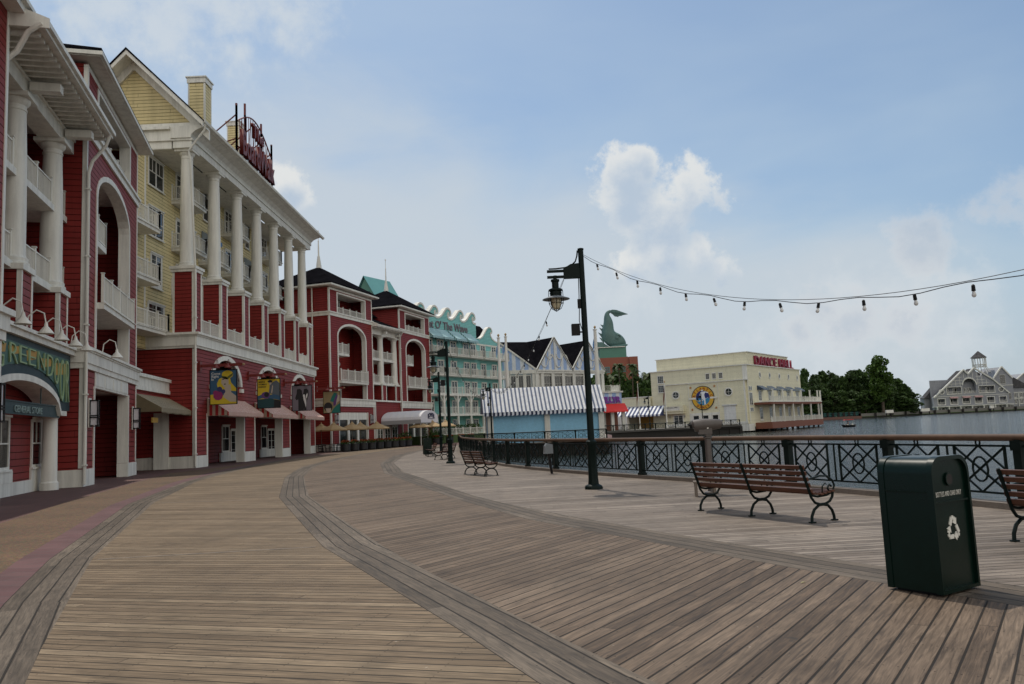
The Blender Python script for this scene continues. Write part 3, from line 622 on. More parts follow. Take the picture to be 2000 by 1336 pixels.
downspout(tA,[(.15,-1.,15.9),(.2,-.6,15.6),(.45,-.2,15.0),(.45,.3,14.5)],.09)
# shop front under the portico
m=MB(); m.box(.3,10.45,1.5,1.65,0,6.0); m.build('shop_wall','red',tA)
m=MB(); m.box(.3,10.45,1.42,1.499,0,.5); m.box(.3,6.3,1.4,1.419,.5,.95) ; m.box(.3,6.3,1.42,1.499,.501,1.0); m.box(8.6,10.45,1.42,1.499,.501,1.0); m.build('wainscot','white',tA)
for x,w_ in((1.6,1.6),(4.4,1.5),(8.75,1.1)): window(tA,x,1.49,1.1,w_,1.75,'dh')
ac,ahw=4.4,4.25
arcz=lambda x: 3.3+1.15*math.sqrt(max(0,1-((x-ac)/ahw)**2))
xs=np.linspace(ac-ahw,ac+ahw,25)
m=MB(); m.prism([(.3,3.3),(ac-ahw,3.3)]+[(x,arcz(x)) for x in xs]+[(10.15,3.3),(10.15,5.72),(.3,5.72)] ,[],.45,.6); m.build('sign_backing',flat('dark_teal_sign',(.012,.035,.045)),tA)
m=MB()
for a,b in zip(xs,xs[1:]): m.prism([(a,arcz(a)-.24),(b,arcz(b)-.24),(b,arcz(b)-.001),(a,arcz(a)-.001)],[],.38,1.3)
m.build('shop_arch','white',tA)
m=MB()
bw=lambda x: arcz(x)+.34
xq=np.linspace(.5,9.85,24)
m.prism([(x,bw(x)) for x in xq]+[(9.85,5.5),(.5,5.5)],[],.42,.4495); m.build('painted_panel',flat('painted_green_panel',(.05,.12,.10)),tA)
m=MB()
for k,(a,b,c,d) in enumerate(((.8,2.0,4.9,5.35),(2.4,3.6,5.0,5.4),(4.3,5.3,4.95,5.42),(6.0,7.2,4.85,5.3),(7.9,9.4,4.7,5.3))): m.prism([(a,c),(b,c+.15),(b+.1,d),(a-.1,d-.1)],[],.41,.4195)
m.build('painted_hill',flat('painted_ochre',(.42,.24,.05)),tA)
for ch,x,w_ in (('G',1.45,.8),('R',2.75,1.),('E',3.75,.95),('E',4.75,.95),('N',5.85,1.),('D',7.0,.95),('O',7.9,.75),('O',8.72,.7),('R',9.5,.62)):
    z0=bw(x)+.03; me=text_mesh(ch,1.,flat('sign_letters_pale_green',(.27,.38,.21)),.05,bold=-.018); xsv=[v.co.x for v in me.vertices]; zv=[v.co.z for v in me.vertices]
    sx=w_*.82/(max(xsv)-min(xsv)); sz=(5.42-z0)/(max(zv)-min(zv)); z_=min(zv); xc=(max(xsv)+min(xsv))/2
    for v in me.vertices: v.co.x=(v.co.x-xc)*sx; v.co.z=(v.co.z-z_)*sz
    put('letter',me,tA,(x,.385,z0))
m=MB(); m.box(.6,8.9,.5,.56,3.42,3.47); m.box(.6,8.9,.5,.56,2.98,3.02); m.box(.6,8.9,.53,.55,3.021,3.419); 
for x in(2.2,6.4): m.bar((x,.53,3.47),(x,.53,4.2),.04)
sg=m.build('hanging_sign',flat('teal_metal',(.025,.05,.055)),tA); put('lettering',text_mesh('GENERAL STORE',.42,flat('pale_teal',(.22,.30,.29)),.02,1.0,.85),sg,(4.9,.49,3.06))
m=MB(); m.box(.3,10.45,.3,.62,5.73,5.95); m.box(.3,10.45,.2,.7,5.951,6.08); m.build('parapet','white',tA)
for x in(1.1,3.6,5.6,7.6,9.4,12.6):
    m=MB(); y=.25 if x<11 else -.3; m.tube([(x,y,6.1),(x,y-.05,6.5),(x,y-.3,6.72),(x,y-.55,6.6),(x,y-.62,6.2)],.025,6); o=m.build('gooseneck_lamp','white',tA,True); MB().lathe([(.05,.25),(.07,.12),(.26,-.12),(.27,-.15)],14,(x,y-.62,6.0)).build('lamp_shade','white',o,True)
MB().lathe([(.36,0),(.36,.3),(.3,.36),(.28,2.95),(.34,3.02),(.36,3.08)],20,(9.25,.95,0)).build('column','white',tA,True); MB().box(8.75,9.75,.45,1.4,3.081,3.28).build('column_capital','white',tA)
# low wing with the striped awning
tW=thing('shop_wing','low recessed red shop wing with white parapet and tan striped awning','building',(-22.3,45.8,0),ang((-.16,1)))
m=MB(); m.box(.2,9.9,.0,.3,3.8,5.0); m.box(7.6,9.9,.0,.3,0,3.8); m.box(.2,9.9,2.6,2.8,0,4.5); m.box(9.6,9.9,.3,3.,0,5); m.build('wall','red',tW)
m=MB(); m.box(.2,9.95,-.12,.3,5.0,5.25); m.box(.2,9.95,-.05,.3,5.251,5.8); m.box(.2,10.0,-.2,.3,5.801,6.0); m.box(7.5,9.95,-.06,0,0,.7); m.box(7.4,7.6,-.04,.9,0,3.8); m.box(.2,7.4,2.5,2.6,0,.8); m.build('parapet','white',tW)
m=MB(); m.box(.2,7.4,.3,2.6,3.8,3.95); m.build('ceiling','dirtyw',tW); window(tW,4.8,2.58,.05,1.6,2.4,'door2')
awning(tW,.3,8.6,-.05,4.75,3.85,1.5,'aw2','aw2'); m=MB(); m.tube([(.5,-.1,5.9),(9.6,-.1,5.9)],.03,6); m.build('conduit','white',tW)
MB().prism(rect(.8,1.9,3.0,3.3),[],-.9,-.82).build('hanging_sign',flat('ochre_sign',(.5,.3,.05)),tW); MB().bar((.9,0,3.6),(.9,-1.5,3.6),.12).build('sign_bracket','signred',tW)
m=MB(); m.tube([(.2,.9,6.0),(1.2,.6,7.0)],.06); m.build('pipe_brace','white',tW)
# ------------------------------------------------------------------ yellow colonnade pavilion
tC=thing('colonnade_building','yellow clapboard hotel pavilion with seven giant white columns on red pedestals','building',(-21.7,55.3,0),PI/2)
op=[(.1,7.6),(10.2,17.8),(20.4,27.7)]
o=[(-2,0)]
for a,b in op: o+=[(a,0),(a,3.7),(b,3.7),(b,0)]
o+=[(29.9,0),(29.9,8.2),(-2,8.2)]
ar=[(a+.9,b-.9) for a,b in op]
m=MB(); m.prism(o,[archp(a,b,5.75,5.9,7.75) for a,b in ar],0,.5); m.box(-2,-1.7,.5,5.2,0,8.2); m.box(29.6,29.9,.5,5.2,0,8.2); m.box(-1.7,29.6,3.0,3.2,0,8.2); m.build('ground_wall','red',tC)
m=MB()
for a,b in op:
    m.box(a-.12,a+.05,-.05,.62,0,3.7); m.box(b-.05,b+.12,-.05,.62,0,3.7); m.box(a,b,.0,.5,3.58,3.7)
for a,b in((-2.06,.0),(7.7,10.1),(17.9,20.3),(27.8,29.96)): m.box(a,b,-.07,-.0005,0,.8)
for x in(-2.03,29.75): m.box(x,x+.18,-.03,-.0005,.8,8.1); 
m.box(-2.06,-2.0005,0,5.2,0,.8); m.box(-2.03,-2.0005,0,.16,.8,8.1)
for a,b in ar:
    i_=archp(a+.0,b-.0,5.75,5.9,7.75); o_=archp(a-.4,b+.4,5.74,5.9,8.1); n=len(i_); idx=list(range(2,n))
    for i in range(len(idx)-1):
        q=[i_[idx[i]],o_[idx[i]],o_[idx[i+1]],i_[idx[i+1]]]; m.add([(p[0],-.1,p[1]) for p in q]+[(p[0],.3,p[1]) for p in q],[(0,1,2,3),(7,6,5,4),(0,4,5,1),(2,6,7,3),(1,5,6,2),(3,7,4,0)])
    m.box(a-.55,a+.05,-.16,.3,5.45,5.75); m.box(b-.05,b+.55,-.16,.3,5.45,5.75)
m.build('trim','white',tC)
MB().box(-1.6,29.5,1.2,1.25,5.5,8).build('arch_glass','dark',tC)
m=MB()
for z0,z1,q in((8.15,8.3,.1),(8.301,8.95,.2),(8.951,9.05,.28),(9.051,9.2,.42)): m.box(-2-q,29.9+q,-q,.4,z0,z1); m.box(-2-q,-1.7,.401,5.2,z0,z1); m.box(29.6,29.9+q,.401,5.2,z0,z1)
m.box(-1.7,29.6,.4,5.2,8.2,9.1); m.build('cornice_band','white',tC)
for k,(a,b) in enumerate(op):
    window(tC,a+2.7,2.98,.05,2.2,2.5,'door2'); window(tC,a+.7,2.98,.9,1.5,2.,'dh'); window(tC,a+5.3,2.98,.9,1.5,2.,'dh')
    m=MB(); m.box(a+.06,b-.06,2.85,2.97,0,.75); m.build('wainscot','white',tC)
    awning(tC,a-.1,b+.1,-.05,4.8,3.75,1.5,'aw1','aw1s')
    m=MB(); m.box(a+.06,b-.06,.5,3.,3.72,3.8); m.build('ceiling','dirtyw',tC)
cx=[-1.46+4.98*k for k in range(7)]
for c in cx:
    pd=MB().box(c-.62,c+.62,.02,1.5,9.2,13.45).build('pedestal','red',tC); n_=MB()
    for a in(c-.65,c+.49): n_.box(a,a+.16,-.02,.0195,9.2,13.45)
    n_.box(c-.65,c-.6205,.02,.16,9.2,13.45); n_.box(c-.65,c-.6205,1.36,1.5,9.2,13.45); n_.box(c-.72,c+.72,-.08,1.6,13.451,13.65); n_.box(c-.8,c+.8,-.16,1.68,13.651,13.85)
    n_.build('trim','white',pd)
for c in cx: column(tC,c,.76,13.85,.47,8.4,24)
for a,b in zip(cx,cx[1:]): railing(tC,[(a+.68,.15),(b-.68,.15)],9.2,1.05,.16,1.6)
m=MB()   # entablature with a flared cove up to the gutter
m.box(-2.3,29.7,.1,1.4,22.25,22.75); m.box(-2.4,29.8,0,1.5,22.751,22.9); m.xprism([(.1,22.9),(.02,23.15),(-.25,23.4),(-.8,23.62),(-.95,23.64),(-.95,23.75),(1.5,23.75),(1.5,22.9)],-2.5,29.9)
m.xprism([(-1.15,23.7),(-1.2,23.86),(-1.05,23.9),(-.951,23.88),(-.951,23.66)],-3.1,30.9)
m.box(-2.3,-1.6,1.5,9.,22.25,22.75); m.box(-2.45,-1.6,1.5,9.,22.751,23.5); m.box(-2.7,-1.6,1.5,9.2,23.501,23.7); m.box(-2.3,29.7,1.5,3.3,22.2,22.24)
m.build('entablature','white',tC)
m=MB(); m.box(-14,28.2,3.3,3.5,8.2,22.3); m.box(-14,28.2,8.8,9,0,22.3); m.box(28.,28.2,3.5,8.8,0,23.7); m.build('wall','yellow',tC)
m=MB(); m.box(-2.5,-2.3,3.26,3.2995,9.2,22.25); m.box(28.0,28.22,3.26,3.2995,9.2,22.25); m.build('trim','white',tC)
yr,zr=4.3,29.3; ye=-1.05; ze=23.85; yl=2*yr-ye
m=MB(); m.xprism([(ye+.7,24.0),(yr,28.8),(yl-.7,24.0),(yl-.7,23.7),(ye+.7,23.7)],-1.9,-1.6); 
m.build('gable_wall','yellow',tC)
m=MB(); sl_=(zr-ze)/(yr-ye)
def rake(x0,x1,off0,off1,m):
    for s_ in(1,-1):
        Y=lambda y: yr+(y-yr)*s_
        m.xprism([(Y(ye),ze-off0),(Y(yr),zr-off0),(Y(yr),zr-off1),(Y(ye),ze-off1)],x0,x1)
rake(-3.2,-3.05,.02,.45,m); rake(-3.05,-1.91,.3,.42,m); rake(-2.1,-1.9,.42,1.05,m); m.box(-2.2,-1.9,ye+.6,yl-.6,23.71,24.1)
m.build('rake_board','white',tC)
m=MB()
for s_ in(1,-1):
    Y=lambda y: yr+(y-yr)*s_
    m.xprism([(Y(ye-.05),ze+.0),(Y(yr),zr+.05),(Y(yr),zr-.12),(Y(ye-.05),ze-.1)],-3.25,31)
m.build('roof','roof',tC)
for (x,y,zt,nm) in((3.3,1.75,29.8,''),(24.,6.3,34.8,'')):
    z0=26.; hw=.64; m=MB(); m.box(x-hw,x+hw,y-hw,y+hw,z0 if y>4 else 25.2,zt-.5); c=m.build('chimney','yellow',tC)
    m=MB(); m.box(x-.72,x+.72,y-.72,y+.72,zt-.5,zt-.1); m.box(x-.8,x+.8,y-.8,y+.8,zt-.1,zt)
    for a in(-1,1):
        for b_ in(-1,1): m.box(x+a*.6-.06,x+a*.6+.06,y+b_*.6-.06,y+b_*.6+.06,z0,zt-.51)
    m.build('cap','white',c)
for x in(-1.9,): 
    for z,k in((19.95,'dh2'),(16.35,'dh2')): window(tC,x,3.29,z,2.2,1.9,k)
    window(tC,x+.4,3.29,12.75,1.6,2.2,'door2'); window(tC,x,3.29,9.3,2.4,2.1,'door2')
balcony(tC,-8.5,-3.1,3.3,16.2); balcony(tC,-8.5,-3.1,3.3,12.6); balcony(tC,-8.5,-1.9,3.3,9.3,1.5)
for i,x in enumerate((2.2,7.2,12.2,17.2,22.2)):
    for z in(19.9,16.3,12.75,9.3):
        if z==19.9 and i%2==1: window(tC,x+.6,3.29,z+.1,1.0,1.9,'dh')
        else: window(tC,x+.4,3.29,z,1.7,2.15,'door2')
        window(tC,x+2.9,3.29,z+.2,1.0,1.8,'dh')
    for z in((19.8,16.2,12.65) if i%2==0 else (16.2,12.65)): balcony(tC,x-.4,x+2.5,3.3,z,1.5)
    if i in(1,3): awning(tC,x+.2,x+2.3,3.25,18.9,18.3,.9,flat('blue_canvas',(.10,.22,.42)),'aw4',.3)
downspout(tC,[(-2.9,-1.1,23.6),(-2.75,-1.0,23.3),(-2.3,.3,22.0),(-2.12,.25,21.4),(-2.12,-.1,13.2),(-2.12,-.1,9.4)],.075)
downspout(tC,[(-2.15,-.1,9.0),(-2.15,-.1,.1)],.075)
# roof sign frame, fixed to the ridge side of the roof
g=MB(); ys=-1.8; yS=1.75
for x in(11.4,13.6,15.8,18.2,21.4): g.bar((x,yS,25.5),(x,yS,{11.4:31.4,13.6:32.3,15.8:29.,18.2:29.,21.4:31.3}[x] if x!=18.2 else 32.2),.16)
for x in(11.4,21.4,18.2,13.6): g.bar((x,yS,25.9),(x,yS,31.2),.16)
for z in(26.6,27.6): g.bar((11.4,yS,z),(21.4,yS,z),.07)
for i in range(10): x=11.4+i; g.bar((x,yS,26.6),(x+.5,yS,27.6),.05); g.bar((x+.5,yS,27.6),(x+1,yS,26.6),.05)
arc=[(11.6+9.6*i/16,yS,29.9+1.8*math.sin(PI*(i/16))) for i in range(17)]; g.tube(arc,.07,6)
for i in range(1,16): g.bar((arc[i][0],yS,28.),arc[i],.045); 
for i in range(1,15,2): g.bar((arc[i][0],yS,28.3),arc[i+1],.045)
for x in(11.4,14.9,18.2,21.4):
    for z in(30.4,28.2): g.bar((x,yS,z),(x-.2,4.0,z-2.0 if z>29 else 27.4),.09)
r_=g.build('roof_sign_frame','signred',tC)
put('lettering',text_mesh('BoardWalk',3.2,'signred',.35,.62,1.0,bold=.05),r_,(16.4,1.5,27.0)); put('lettering',text_mesh('The',1.7,'signred',.3,1.2,1.0,bold=.04),r_,(16.3,1.5,29.7))
# ------------------------------------------------------------------ twin red pavilions
tD=thing('twin_pavilion_building','red twin pavilion hotel block with dark pyramid roofs and white spires','building',(-21.6,91,0),ang((.3,1)))
tower(tD,.65,10.9,2.5,9.7,9.,4.6,'shop',8.3,11.7); tower(tD,20.0,10.8,21.95,28.9,9.,4.6,'shop',8.4,11.7)
portico(tD,11.6,19.95,.3,(15.25,19.5),(11.75,8.5),14.95,-.8)
m=MB(); m.box(11.56,19.99,.1,.3,0,6.); m.build('ground_wall','red',tD); m=MB(); m.box(11.56,19.99,-.1,.3,5.95,6.15); m.box(11.9,12.1,-.02,.0995,0,5.9)
m.build('band','white',tD)
for x in(12.4,14.6,16.8): window(tD,x,.05,.05,1.6,2.6,'door2')
m=MB(); m.box(-9,.6,6,6.3,0,18); m.build('rear_wall','red',tD); m=MB(); m.xprism([(5,18),(9,20.5),(9,20.3),(5,17.8)],-9,.6); m.build('rear_roof','roof',tD)
m=MB(); m.prism([(11.3,16.2),(13.2,18.9),(19.9,16.2)],[],3.0,3.3); m.build('dormer_wall','red',tD); m=MB(); m.bar((13.3,2.9,18.9),(19.9,2.9,16.2),.25,.3); m.bar((11.5,2.9,16.45),(18.6,2.9,16.45),.2,.15); m.build('dormer_trim','white',tD); window(tD,11.7,2.98,16.9,1.0,1.,'dh')
m=MB(); m.xprism([(3.3,18.2),(8,22.),(12.,18.2)],11.3,20.2); m.build('linking_roof','roof',tD)
for x in(1.7,10.6,20.9,30.): wall_lantern(tD,x-.1,-.03,3.7,1.)
downspout(tD,[(.5,2.2,19.4),(.5,2.2,.3)],.08); downspout(tD,[(19.2,-.9,15.8),(19.6,-.3,15.2),(19.75,-.2,14.6),(19.75,-.2,.3)],.08)
cp_=MB(); prof=[(13.6,3.0),(13.6,3.45)]+[(13.6+3.0*(1-math.cos(PI*i/12)),3.45+1.15*math.sin(PI*i/12)) for i in range(1,12)]+[(19.6,3.45),(19.6,3.0)]
cp_.prism(prof,[],-5.6,.05); c=cp_.build('entrance_canopy','canopy',tD)
m=MB()
for y in range(6):
    m.add([],[])
    for i in range(1,12): p,q=prof[i],prof[i+1]; m.bar((p[0],-5.3+y,p[1]),(q[0],-5.3+y,q[1]),.03)
m.build('canopy_rib','white',c)
m=MB(); m.box(13.55,13.6,-5.65,0,2.85,3.35); m.box(13.55,19.65,-5.65,-5.605,2.85,3.0); m.build('canopy_valance',flat('grey_canvas',(.3,.3,.31)),c)
for x in(13.8,16.,19.4): MB().tube([(x,-5.5,0),(x,-5.5,3.0)],.05,8).build('canopy_post','dirtyw',c)
lt=flat('navy_lettering',(.02,.02,.06))
for i,ch in enumerate('BOWPER'): 
    f=(i-2.5)/2.5; put('lettering',text_mesh(ch,.72-.12*abs(f)*-1,lt,.02,.85,1.,bold=.03),c,(17.1+f*.95,-5.63,3.72-.22*f*f))
m=MB(); m.box(16.3,17.9,-5.62,-5.606,3.42,3.5); m.build('lettering',lt,c)
# ------------------------------------------------------------------ teal building with the wave parapet
tE=thing('teal_building','teal hotel building with white wave shaped parapet and rows of white balconies','building',(-13,122,0),ang((.56,1)))
wave=[(0,0),(.7,.4),(1.1,.78),(1.45,1.12),(1.9,1.52),(2.25,1.66),(2.65,1.62),(3.0,1.45),(3.22,1.15),(3.3,.86),(3.25,.65),(3.05,.52),(2.8,.5),(2.62,.62),(2.72,.78),(2.66,.92),(2.5,.9),(2.38,.7),(2.36,.4),(2.45,.12),(2.62,-.05),(3.0,-.12),(3.4,-.08)]
def wave_path(x,z,n,p=3.72):
    o=[]
    for i in range(n): o+=[(x+i*p+a,z+b) for a,b in wave]
    return o+[(x+n*p,z)]
zw=19.95; wp=wave_path(-.6-3.72*3,zw,7)[:-1]; wp=[p for p in wp if -4.35<p[0]<14.06]
wp+= [(14.05,wp[-1][1])]
out=[(-1.4,1.2),(14.05,1.2)]+wp[::-1]+[(-4.3,zw),(-4.3,19.45),(-1.4,19.45)]
m=MB(); m.prism(out,[],0,.5); m.build('front_wall','teal',tE)
m=MB()
def off_strip(m,path,y0,y1,th):
    for a,b in zip(path,path[1:]):
        d=Vector((b[0]-a[0],0,b[1]-a[1])); 
        if d.length>.01: m.bar((a[0],(y0+y1)/2,a[1]),(b[0],(y0+y1)/2,b[1]),y1-y0,th,upv=(0,1,0)) if False else m.bar((a[0],(y0+y1)/2,a[1]),(b[0],(y0+y1)/2,b[1]),th,abs(y1-y0),upv=(0,-1,0))
off_strip(m,wp,-.08,.7,.3); m.build('wave_coping','white',tE)
g2=[(14.6,16.4),(14.8,17.3),(15.4,17.45),(16.2,17.9),(16.9,18.6),(17.5,19.2),(18.1,19.55),(18.7,19.6),(19.2,19.3),(19.4,18.9),(19.2,18.65),(18.9,18.7),(18.75,18.5),(18.8,18.2),(19.2,17.7),(19.9,17.35),(20.7,17.15),(21.4,17.1),(21.6,16.4)]
m=MB(); m.prism(rect(14.051,22.6,1.2,16.4),[],.0,.4); m.build('wing_wall','teal',tE)
m=MB(); m.prism(g2,[],-.02,.4); m.build('wave_gable','teal',tE)
m=MB(); off_strip(m,g2[1:-1],-.1,.5,.22); m.box(14.06,22.7,-.06,-.0205,16.2,16.45); m.build('gable_coping','white',tE)
m=MB(); m.xprism([(.4,16.4),(5,20.8),(10,16.4)],14.06,23.5); m.xprism([(.6,18),(5,20.),(10,18)],-1.4,14.0); m.build('roof','roof',tE)
MB().box(-1.4,22.6,.51,9,1.2,16.3).build('body','teal',tE)
put('lettering',text_mesh("Crest O' The Wave",1.75,'grtext',.1,.98,1.,bold=.035),tE,(4.3,-.07,18.05))
zsl=[13.9,10.65,7.45,4.3]
xs=[-9.6,-5.9,-2.2,1.5,5.2,8.95]
for i,x in enumerate((-1.6,1.25,5.0,8.75)):
    awning(tE,x+.3,x+3.4,-.05,17.95,16.5,1.7,'aw3','aw3s',.3)
s=[(-11.6,13.9)]
for z in zsl:
    for a,b in((-1.3,1.5),(1.8,5.4),(5.6,9.2),(9.5,13.5),(14.2,22.4)):
        balcony(tE,a,b,0,z,1.6,.2,1.05,1.8) if z>7.5 else None
for z in(7.45,4.3):
    s=MB(); s.box(-1.3,22.4,-2.6,0,z-.3,z); s=s.build('gallery_floor','white',tE); railing(s,[(-1.2,-2.5),(22.3,-2.5),(22.3,-.05)],z,1.05,.2,2.2)
for x in(0,3.8,7.6,11.4,15.2,19,22):
    m=MB().box(x-.14,x+.14,-2.6,-2.32,1.1,7.15)
    for d in(-1,1): m.bar((x,-2.46,5.9),(x+d*1.0,-2.46,7.1),.12)
    m.build('gallery_post','white',tE)
for z in(14.0,10.75,7.5,4.35,1.25):
    for x in(-.9,2.2,5.9,9.8,12.0): window(tE,x,-.03,z,1.6,2.1,'door2')
    for x in(15.2,18.9): window(tE,x,-.05,z,1.5,2.1,'door2')
# ------------------------------------------------------------------ blue and white striped gabled pavilion
tF=thing('striped_gable_building','blue and white striped pavilion with steep dark gable roofs beyond the kiosk','building',(4.3,144,0),ang((9.9,7.8)))
def gable(P,x0,x1,y,z0,z1,dep,ridge_back):
    c=(x0+x1)/2; m=MB(); m.prism([(x0,z0),(x1,z0),(c,z1)],[],y,y+.3); g_=m.build('gable','bluew',P)
    m=MB(); m.bar((x0-.2,y-.1,z0-.05),(c,y-.1,z1+.1),.35,.25,upv=(0,-1,0)); m.bar((c,y-.1,z1+.1),(x1+.2,y-.1,z0-.05),.35,.25,upv=(0,-1,0))
    w_=(x1-x0)
    for k in range(4):
        q=x0+w_*(.2+.2*k); zc=z0+(z1-z0)*.28; m.tube([(q+w_*.09*math.cos(PI*i/8),y-.06,zc+(1 if k%2 else -1)*1.2*math.sin(PI*i/8)) for i in range(9)],.1,5)
    for q in(.35,.65): zc=z0+(z1-z0)*.5; m.tube([(x0+w_*(q+.09*math.cos(PI*i/8)),y-.06,zc-1.0*math.sin(PI*i/8)) for i in range(9)],.1,5)
    m.bar((c,y-.06,z0),(c,y-.06,z1-.3),.2)
    m.build('trim','dirtyw',g_)
    m=MB(); m.add([(x0-.3,y-.25,z0-.1),(c,y-.25,z1+.15),(x1+.3,y-.25,z0-.1),(x0-.3,y+dep,z0-.1),(c,y+dep,z1+.15),(x1+.3,y+dep,z0-.1),(x0-.3,y-.25,z0-.3),(c,y-.25,z1-.05),(x1+.3,y-.25,z0-.3),(x0-.3,y+dep,z0-.3),(c,y+dep,z1-.05),(x1+.3,y+dep,z0-.3)],[(0,1,4,3),(1,2,5,4),(6,9,10,7),(7,10,11,8),(0,6,7,1),(1,7,8,2),(3,4,10,9),(4,5,11,10),(0,3,9,6),(2,8,11,5)]); m.build('roof','roof',P)
gable(tF,.2,8.7,0,12.2,18.2,12,0); gable(tF,8.9,17.2,0,12.2,17.9,12,0)
MB().box(0,12.4,.3,10,0,12.1).build('body','dirtyw',tF)
m=MB(); m.box(-.2,17.4,-.25,.3,11.9,12.2); m.box(-.1,17.3,-.12,.3,11.5,11.9)
for x in(0,1.3,3.9,6.5,9.2,12.0,16.8): m.box(x-.35,x+.35,-.06,.3,4.5,11.5)
m.box(16.4,17.2,0,1,0,4.5); m.box(0,12.4,-.05,.299,0,4.5); m.build('cornice','dirtyw',tF)
for x in(1.8,4.35,7.,9.7): window(tF,x,.2,5.6,1.9,5.4,'grid','dirtyw')
for x0_,y0_,an in((-5.2,1.0,0),):
    pass
tF2=MB(); tF2.prism([(-6.9,12.2),(-.2,12.2),(-4.8,15.9),(-6.9,17.5)],[],0,.3); s=tF2.build('gable','bluew',tF,rz=R(-32)); s.location=(0,0,0)
m=MB(); m.bar((-.1,-.1,12.2),(-6.9,-.1,17.5),.3,.25,upv=(0,-1,0)); m.box(-6.9,0,-.2,.3,11.5,12.2); 
for x in(-6.5,-5.1,-3.7,-2.3,-.6): m.box(x-.3,x+.3,-.06,.3,4.5,11.5)
m.box(-6.9,0,-.05,.3,0,5.2); m.build('trim','dirtyw',s)
for x in(-4.8,-3.4,-2.0): window(s,x,.1,5.6,.8,5.5,'dh','dirtyw')
m=MB(); m.add([(-.2,-.2,12.1),(-6.5,-.2,17.4),(-6.5,9,18.5),(4.4,9,18.2)],[(0,1,2,3)]); m.add([(-.2,.1,12.1),(4.4,6,18.2),(-2,11,18.3)],[(0,1,2)]); m.build('valley_roof','roof',s)
sF_=s
tS=thing('striped_stage_building','small striped building with roof balustrade, purple sign and red awning','building',(15.2,151,0),ang((1,.2)))
MB().box(0,5.6,.0,6,3.9,7.6).build('upper_wall','bluew',tS); m=MB(); m.box(-.1,5.9,-.2,6,7.6,7.9); m.box(-.1,5.9,-.1,6,5.2-1.3,4.1); m.build('cornice','dirtyw',tS); railing(tS,[(0,.1),(5.4,.1),(5.4,5)],7.9,1.1,.18,1.8)
for x in(.2,3.0,5.2): MB().box(x,x+.6,-.9,-.3,0,4).build('pier','dirtyw',tS)
m=MB(); MB().box(0,5.6,3.,3.2,0,3.9).build('back_wall','brown',tS)
awning(tS,-1.2,6.1,-.1,5.5,4.1,1.9,'redaw','redaw',.25); put('lettering',text_mesh('JELLYR',1.5,'dpurple',.25,.85,1.,bold=.09),tS,(3.3,-.2,5.75))
# ------------------------------------------------------------------ distant hotels
tH=thing('triangular_hotel','distant green tower hotel with steep teal gabled roof above the red roofs','building',(-75.4,400.3,-1.0),R(-29))
m=MB(); m.prism([(-10,0),(12,0),(12,66),(1.,83.5),(-10,66)],[],0,1); 
m.box(-10,12,1,20,0,66); m.build('wall','hotelg',tH)
m=MB(); m.xprism([(0,0)],0,1) if False else None
m.add([(-10.5,-1,66),(.6,-1,84.5),(12.5,-1,66),(-10.5,21,66),(.6,21,84.5),(12.5,21,66)],[(0,1,4,3),(1,2,5,4),(3,4,5),(2,0,3,5)]); m.add([(-12,-1,64),(12.5,-1,66),(12.5,21,66),(-12,21,64)],[(0,1,2,3)])
m.build('roof','hotelr',tH)
m=MB()
for i in range(3):
    for j in range(2+i): m.box(-1.6*(1+i)+3.3*j+.2,-1.6*(1+i)+3.3*j+2.2,-.3,-.0005,74-3.6*i,76-3.6*i)
m.build('window','glass',tH)
tT=thing('statue_hotel','distant terracotta hotel with green top block carrying the fish statue','building',(38.5,350,0),ang((1,-.02)))
m=MB(); m.box(0,13.5,0,14,0,31); m.box(13.5,17.2,-1,14,0,31); m.build('wall','terra',tT); m=MB(); m.box(.6,12.5,.6,12,31,35.6); m.box(-.1,13,.0,13,31.,31.2); m.build('top_block','hotelg',tT)
m=MB(); m.box(-.5,12,.0,12,35.6,35.9); m.build('platform','white',tT)
for z in(24.5,20.5,16.5): 
    for x in(2.5,6.,9.5): window(tT,x,-.05,z,2.,2.2,'dh','hotelr') if z>21 else None
for z in(18,15,12,9): 
    for x in(14,15.6): window(tT,x,-1.05,z,.9,1.4,'dh','terra')
fsh=thing('fish_statue','green patina fish statue standing on its head with its tail curled high','statue',(45.5,357,35.9),ang((1,-.05)))
spine=[(6.3,0,1.1,.5,.4),(5.6,0,1.7,1.6,1.5),(4.2,0,2.6,2.9,2.5),(2.2,0,3.3,3.7,3.1),(0.2,0,4.1,3.8,3.2),(-1.2,0,6.0,3.6,3.0),(-1.5,0,8.0,3.0,2.6),(-1.1,0,10.0,2.5,2.2),(-.9,0,12.0,2.2,1.9),(-1.2,0,13.6,1.8,1.5),(-1.4,0,15,1.35,1.15),(-1.2,0,16.2,1.0,.9),(-.4,0,17.0,.8,.75),(.6,0,17.1,.7,.6)]
m=MB(); n=18; vs=[];fs=[]
for i,(x,y,z,ra,rb) in enumerate(spine):
    p0=Vector(spine[max(i-1,0)][:3]); p1=Vector(spine[min(i+1,len(spine)-1)][:3]); d=(p1-p0).normalized(); a=Vector((0,1,0)); b_=d.cross(a).normalized()
    for k in range(n): an=2*PI*k/n; vs.append(Vector((x,y,z))+b_*ra*math.cos(an)+a*rb*math.sin(an))
for i in range(len(spine)-1):
    for k in range(n): fs.append((i*n+k,i*n+(k+1)%n,(i+1)*n+(k+1)%n,(i+1)*n+k))
fs.append(tuple(range(n))); fs.append(tuple((len(spine)-1)*n+k for k in range(n))[::-1]); m.add(vs,fs)
bd=m.build('body','statue',fsh,True); sb=bd.modifiers.new('sub','SUBSURF'); sb.levels=1; sb.render_levels=1
